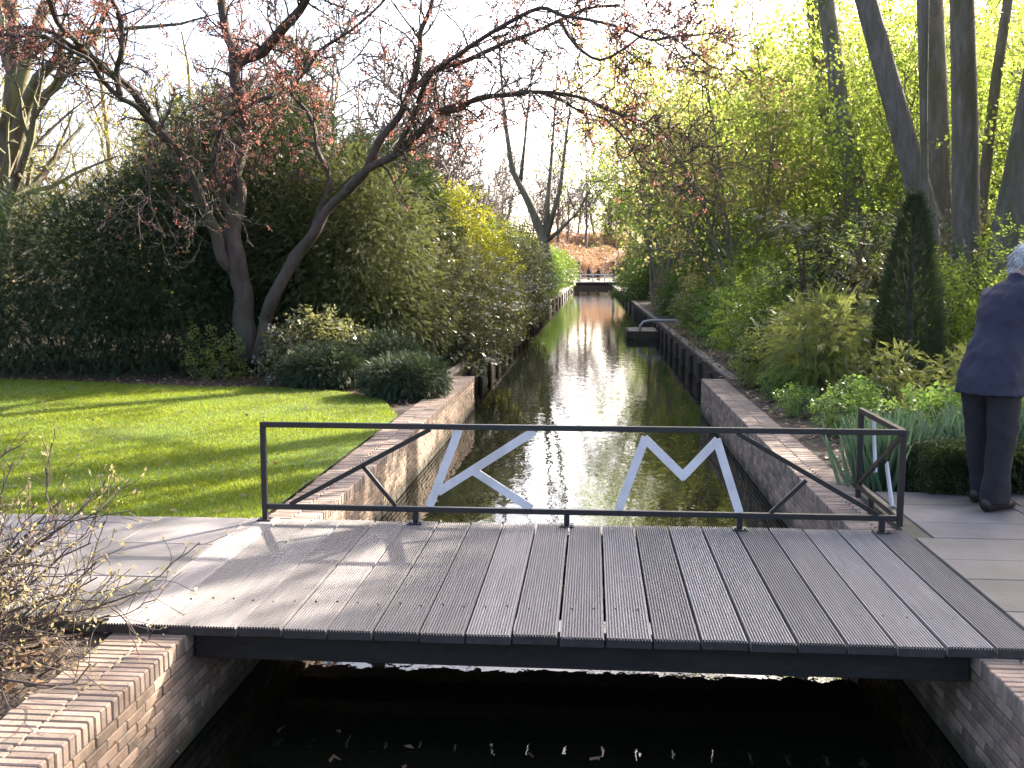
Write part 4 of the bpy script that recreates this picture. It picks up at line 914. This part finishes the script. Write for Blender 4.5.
# evergreens out of view, added and shaped to shade the deck and paving
def evergreen(label, loc, h, seed, lobes):
    root = bush('shade_evergreen', label, 'tree', loc, lobes, 7000, SPRAY, .30, M['yew'], 0, gap=.5, droop=.2, seed=seed, part='crown', rough=.4)
    for c in list(root.children):
        if c.name.startswith('stem'): bpy.data.objects.remove(c)
    mb = MB(); mb.tube([(0,0,-.1),(.1,0,h*.4),(0,.1,h*.9)], [.2,.14,.03], 9); mb.build('trunk', M['bark_plum'], root, True); return root
evergreen('dark evergreen tree out of view past the right edge, added to shade the deck', (8.42, 13.35, -.08), 7.5, 91, [(0,0,6.0,1.8,1.7,1.2),(.3,.2,7.3,1.4,1.4,1.3),(-.5,-.4,5.2,1.3,1.2,.6)])
evergreen('second dark evergreen tree beyond the right edge, behind the first, added for shade', (11.8, 16.6, -.08), 10, 92, [(0,0,5.6,2.2,2.0,2.0),(.3,.2,8.2,1.7,1.7,1.5),(-.8,-.4,4.0,1.9,1.7,1.1)])

# far rusty hedge and shrubs on the hill
gR = 'rust-brown bushes on the far hill'
fr = bush('rust_bush', 'rust-brown bush on the slope behind the far footbridge', 'bush', (-4, 150, 2.0), [(0,0,1.0,2.2,2,1.3),(2,0,.9,1.8,1.6,1.1),(-2,0,.9,1.8,1.6,1.2)], 1500, TWIG, .5, M['rust'], 3, gap=.2, seed=95, group=gR)
r_ = random.Random(17)
for i in range(16):
    y = 140+i*4.4; x = -9+((i*7.3) % 20); t = min(1, max(0, (y-130)/70)); z = 6.2*t*t*(3-2*t)-.2
    copy_tree(fr, (x, y, z), i*1.1, r_.uniform(.7, 1.3), 'rust-brown bush on the slope behind the far footbridge', gR)
fc = bush('conifer', 'small dark conifer in the distant wood, right of the canal axis', 'tree', (4.0, 185, 6), [(0,0,4,1.8,1.8,3.6),(0,0,7,1.0,1.0,2.4)], 900, SPRAY, .9, M['yew'], 2, seed=96)

# ================================================================== AZALEA, LITTER
az = empty('azalea', (-2.75, 3.85, -.07), 'bare budding azalea with pale buds in the near left bed', 'shrub')
mb = MB(); tips = []; r_ = random.Random(101); azb = az.location
CF_AZ = [dict(n=6, kids=(6, 9), wander=.16, up=.0, t0=.25, ang=(25, 60), len=(.4, .6), rk=.6), dict(n=5, kids=(4, 6), wander=.2, up=.05, t0=.2, ang=(25, 60), len=(.4, .65), rk=.6, rmin=.0028), dict(n=4, wander=.22, up=.05, rmin=.0018)]
for (x, y, Y) in ((150,545,4.05),(140,575,3.8),(70,520,3.9),(155,595,3.9),(40,490,4.2),(110,560,4.3),(60,560,3.6),(20,520,3.6),(100,600,4.0),(10,470,4.1),(-30,520,3.8),(30,560,4.0),(85,535,4.1),(125,590,4.15),(0,590,3.7),(45,600,3.8),(90,580,3.7),(60,490,4.2)):
    tg = P(x, y, Y)-azb; grow(r_, (r_.gauss(0,.08)-.15, r_.gauss(0,.08), 0), tg+Vector((.15,0,.05)), tg.length*1.05, .013, 0, CF_AZ, mb, tips)
mb.build('stems', M['twig'], az)
ends = tips[3::4]; pos, dr = tip_leaves(ends, 3, .008, -.3, r_); foliage('buds', pos, dr, LEAF, .022, M['azbud'], az)
lv = [t for t in tips if (t[0].x < .1 and t[0].z < .5)]; pos, dr = tip_leaves(lv, 1, .035, -.2, r_); foliage('leaves', pos, dr, LEAF, .035, M['azleaf'], az)

def litter(name, n, rect, z, size, label, mat='brownleaf', dens=None):
    x0, x1, y0, y1 = rect; xs = nrng.uniform(x0, x1, n); ys = nrng.uniform(y0, y1, n)
    if dens is not None: k = dens(xs, ys); xs, ys = xs[k], ys[k]
    d = np.stack([nrng.normal(size=len(xs)), nrng.normal(size=len(xs)), nrng.normal(0, .25, len(xs))], 1)
    sc = size*(0.5+nrng.random(len(xs))); V, Q = scatter(LEAF[0], LEAF[1], np.stack([xs, ys, z+.004+.012*nrng.random(len(xs))*(z > -.5)], 1), frames(d, 1.2), sc)
    return tag(mesh_obj(name, V, Q, M[mat]), label, 'leaf litter', kind='stuff')
litter('leaf_litter', 5200, (-5.5, -2.22, 1.5, 4.3), -.072, .05, 'brown leaf litter on the soil of the near left bed')
litter('leaf_litter', 6000, (-9, -2.25, 12.0, 16.5), -.072, .06, 'dry leaf litter on the soil below the red-budded tree', dens=lambda x, y: ~inpoly(x, y, LAWN))
litter('leaf_litter', 9000, (2.05, 5.5, 7.9, 34), -.072, .07, 'brown leaf litter on the soil of the right bank')
litter('fallen_leaves', 320, (-10, -2.3, 6.3, 13.8), -.02, .055, 'scattered dry leaves lying on the lawn', dens=lambda x, y: inpoly(x, y, LAWN))
litter('floating_leaves', 260, (-1.8, 1.64, 2.5, 16), -.582, .035, 'specks of leaf floating on the dark canal water', dens=lambda x, y: (np.abs(x-1.52+.1*np.sin(y*3)) < .1) | (np.abs(x+1.68) < .1) | (nrng.random(len(x)) < .10))

litter('floating_leaves', 16, (-1.5, 1.3, 3.4, 4.6), -.578, .075, 'a few curled dry leaves floating on the dark water before the bridge')
# ================================================================== PEOPLE
def person(label, loc, rz, s, coat, legs, shoe, hairc, stoop=1.0, group=None, simple=False, coat_len=.76):
    root = empty('person', loc, label, 'person', group, rz); root.scale = (s, s, s); k = stoop
    hx = lambda z: k*max(0, z-.92)*.55
    feet = ((.12, .11), (-.06, -.11))
    neck = Vector((hx(1.5), 0, 1.52)); hc = Vector((hx(1.5)+.10*k+.02, 0, 1.645-.03*k))
    b = MB()
    b.loft([((0,0,.86),.15,.11),((0,0,.95),.16,.12),((hx(1.1),0,1.1),.15,.11),((hx(1.3),0,1.3),.18,.12),((hx(1.42),0,1.43),.16,.09),(neck-Vector((0,0,.02)),.06,.06),(neck+Vector((.03*k,0,.06)),.055,.058)])
    for i, (fx, fy) in enumerate(feet):
        sg = 1 if fy > 0 else -1
        b.loft([((0,sg*.09,.92),.09,.1),((fx*.35+.02,fy,.5),.06,.065),((fx,fy,.1),.04,.045),((fx+.02,fy,.04),.04,.05)], 12)
        sh = Vector((hx(1.42), sg*.185, 1.41)); el = Vector((hx(1.42)+.06+.1*k, sg*.25, 1.12)); wr = Vector((hx(1.42)+.12+.24*k, sg*.19, .93-.0*k))
        b.loft([(sh,.05,.05),(sh.lerp(el,.5),.047,.047),(el,.038,.04),(el.lerp(wr,.5),.036,.036),(wr,.024,.03)], 12, Vector((1,0,0)))
        hd = (wr-el).normalized(); pal = wr+hd*.05; b.loft([(wr,.024,.028),(pal,.018,.042),(wr+hd*.095,.014,.04)], 12, Vector((0,1,0)))
        for q in range(4):
            o = Vector((.03-.02*q, 0, 0)); p0 = wr+hd*.085+Vector((hd.z*-1, 0, hd.x)).normalized()*(.03-.02*q); ln = (.062,.075,.07,.055)[q]
            p1 = p0+hd*ln*.5; p2 = p1+(hd+Vector((0,-sg*.5,-.2))).normalized()*ln*.5; b.tube([p0, p1, p2], [.0095,.009,.0075], 8)
        p0 = wr+hd*.03+Vector((-hd.z, 0, hd.x)).normalized()*.035; b.tube([p0, p0+(hd*.5+Vector((.5,0,.4))).normalized()*.035, p0+(hd+Vector((.3,0,.2))).normalized()*.06], [.012,.011,.009], 8)
    b.ball(hc, (.098,.076,.118), 20, 14)
    b.ball(hc+Vector((.05,0,-.07)), (.05,.05,.045), 12, 8)
    b.loft([(hc+Vector((.085,0,.02)),.011,.01),(hc+Vector((.108,0,-.02)),.014,.014),(hc+Vector((.092,0,-.035)),.016,.012)], 8)
    for sg in (-1, 1): b.ball(hc+Vector((-.005, sg*.079, -.005)), (.02,.010,.033), 8, 6)
    b.ball(hc+Vector((.082,0,-.062)), (.016,.024,.006), 8, 5)
    bo = b.build('body', M['skin'], root, True)
    rm = bo.modifiers.new('remesh', 'REMESH'); rm.mode = 'VOXEL'; rm.voxel_size = .006; rm.use_smooth_shade = True
    for sg in (-1, 1):
        e = MB(); e.ball(hc+Vector((.084, sg*.031, .006)), (.010,.013,.009), 8, 6); e.build('eye', M['eye'], root, True)
    h = MB(); n = 26
    for i in range(15):
        th = math.pi*.72*i/14
        for q in range(n):
            a = 2*math.pi*q/n; front = max(0, math.cos(a)); rr = 1.10+.03*math.sin(q*5+i*2)+.02*math.sin(q*9)
            th2 = th*(1-.42*front**1.5); h.V.append((hc.x-.012+.098*rr*math.sin(th2)*math.cos(a), hc.y+.080*rr*math.sin(th2)*math.sin(a), hc.z+.004+.118*rr*math.cos(th2)))
    for i in range(14):
        for q in range(n): h.F.append((i*n+q, i*n+(q+1) % n, (i+1)*n+(q+1) % n, (i+1)*n+q))
    ho = h.build('hair', M[hairc], root, True); so = ho.modifiers.new('solid', 'SOLIDIFY'); so.thickness = .012; so.offset = 1
    n = 2200; d = rand_dirs(n*2); d = d[(d[:, 2] > -.55) & ~((d[:, 0] > .25) & (d[:, 2] < .45))]
    ps = np.array(tuple(hc))+d*np.array((.110, .090, .132)); dr = np.stack([-.5-.3*d[:, 0], d[:, 1]*.3, -.6+d[:, 2]*.2], 1)+nrng.normal(0, .25, d.shape)
    foliage('hair', ps, dr, SLIM, .045, M[hairc], root)
    j = MB()
    j.loft([((-.035*k,0,coat_len),.225,.185),((-.03*k,0,.86),.215,.175),((0,0,.98),.20,.16),((hx(1.1),0,1.1),.195,.15),((hx(1.25),0,1.25),.212,.155),((hx(1.36),0,1.37),.225,.14),((hx(1.43),0,1.445),.185,.11),((hx(1.48),0,1.49),.10,.085),((hx(1.51)+.01,0,1.535),.075,.078)], 24)
    for sg in (-1, 1):
        sh = Vector((hx(1.40), sg*.165, 1.405)); el = Vector((hx(1.42)+.06+.1*k, sg*.255, 1.12)); wr = Vector((hx(1.42)+.115+.235*k, sg*.19, .945))
        j.loft([(sh+Vector((0,-sg*.05,.02)),.075,.07),(sh,.085,.08),(sh.lerp(el,.45),.07,.07),(el,.06,.063),(el.lerp(wr,.5),.056,.056),(wr,.045,.048)], 16, Vector((1,0,0)))
    jo = j.build('jacket', M[coat], root, True)
    rm = jo.modifiers.new('remesh', 'REMESH'); rm.mode = 'VOXEL'; rm.voxel_size = .012; rm.use_smooth_shade = True
    sm = jo.modifiers.new('smooth', 'SMOOTH'); sm.iterations = 6
    tx = bpy.data.textures.new('cloth_folds', 'CLOUDS'); tx.noise_scale = .16; dm = jo.modifiers.new('folds', 'DISPLACE'); dm.texture = tx; dm.strength = .05; dm.mid_level = .5
    t = MB()
    for (fx, fy) in feet:
        sg = 1 if fy > 0 else -1
        t.loft([((0,sg*.075,.98),.115,.13),((-.01,sg*.09,.86),.115,.135),((fx*.15,sg*.1,.7),.095,.11),((fx*.45+.01,fy,.48),.09,.10),((fx*.8,fy,.25),.084,.095),((fx,fy,.075),.085,.098),((fx,fy,.05),.083,.096)], 18)
    to = t.build('trousers' if legs == 'trousers' else 'stockings', M[legs], root, True)
    if legs != 'trousers': to.scale = (1, 1, 1)
    rm = to.modifiers.new('remesh', 'REMESH'); rm.mode = 'VOXEL'; rm.voxel_size = .012; rm.use_smooth_shade = True
    sm = to.modifiers.new('smooth', 'SMOOTH'); sm.iterations = 4
    dm = to.modifiers.new('folds', 'DISPLACE'); dm.texture = tx; dm.strength = .03; dm.mid_level = .5
    for (fx, fy) in feet:
        f = MB(); top = .085 if legs == 'trousers' else .30
        f.loft([((fx-.10,fy,.045),.036,.04),((fx-.06,fy,.052),.044,.05),((fx+.03,fy,.052),.046,.05),((fx+.10,fy,.042),.05,.04),((fx+.16,fy,.032),.045,.03),((fx+.19,fy,.025),.025,.02)], 14)
        f.loft([((fx-.02,fy,.05),.05,.06),((fx-.01,fy,top),.055,.062)], 14)
        fo = f.build('shoe', M[shoe], root, True)
        for v in fo.data.vertices: v.co.z = max(.002, v.co.z)
    return root
person('stooping white-haired man in navy jacket and black trousers at the right edge', (2.68, 6.92, -.001), R(33), 1.015, 'jacket', 'trousers', 'shoe', 'hair', .70)
person('person in plum coat and dark boots almost wholly cut off by the right edge', (3.5, 7.05, -.001), R(100), .92, 'coat_plum', 'stocking', 'shoe', 'twig', .15, coat_len=.55)
person('tiny dark figure walking on the path behind the far footbridge', (.75, 138, .1), R(90), 1.0, 'trousers', 'trousers', 'shoe', 'twig', .1)
person('tiny dark figure further left on the path behind the far footbridge', (-.6, 139, .15), R(70), 1.0, 'jacket', 'trousers', 'shoe', 'twig', .1)
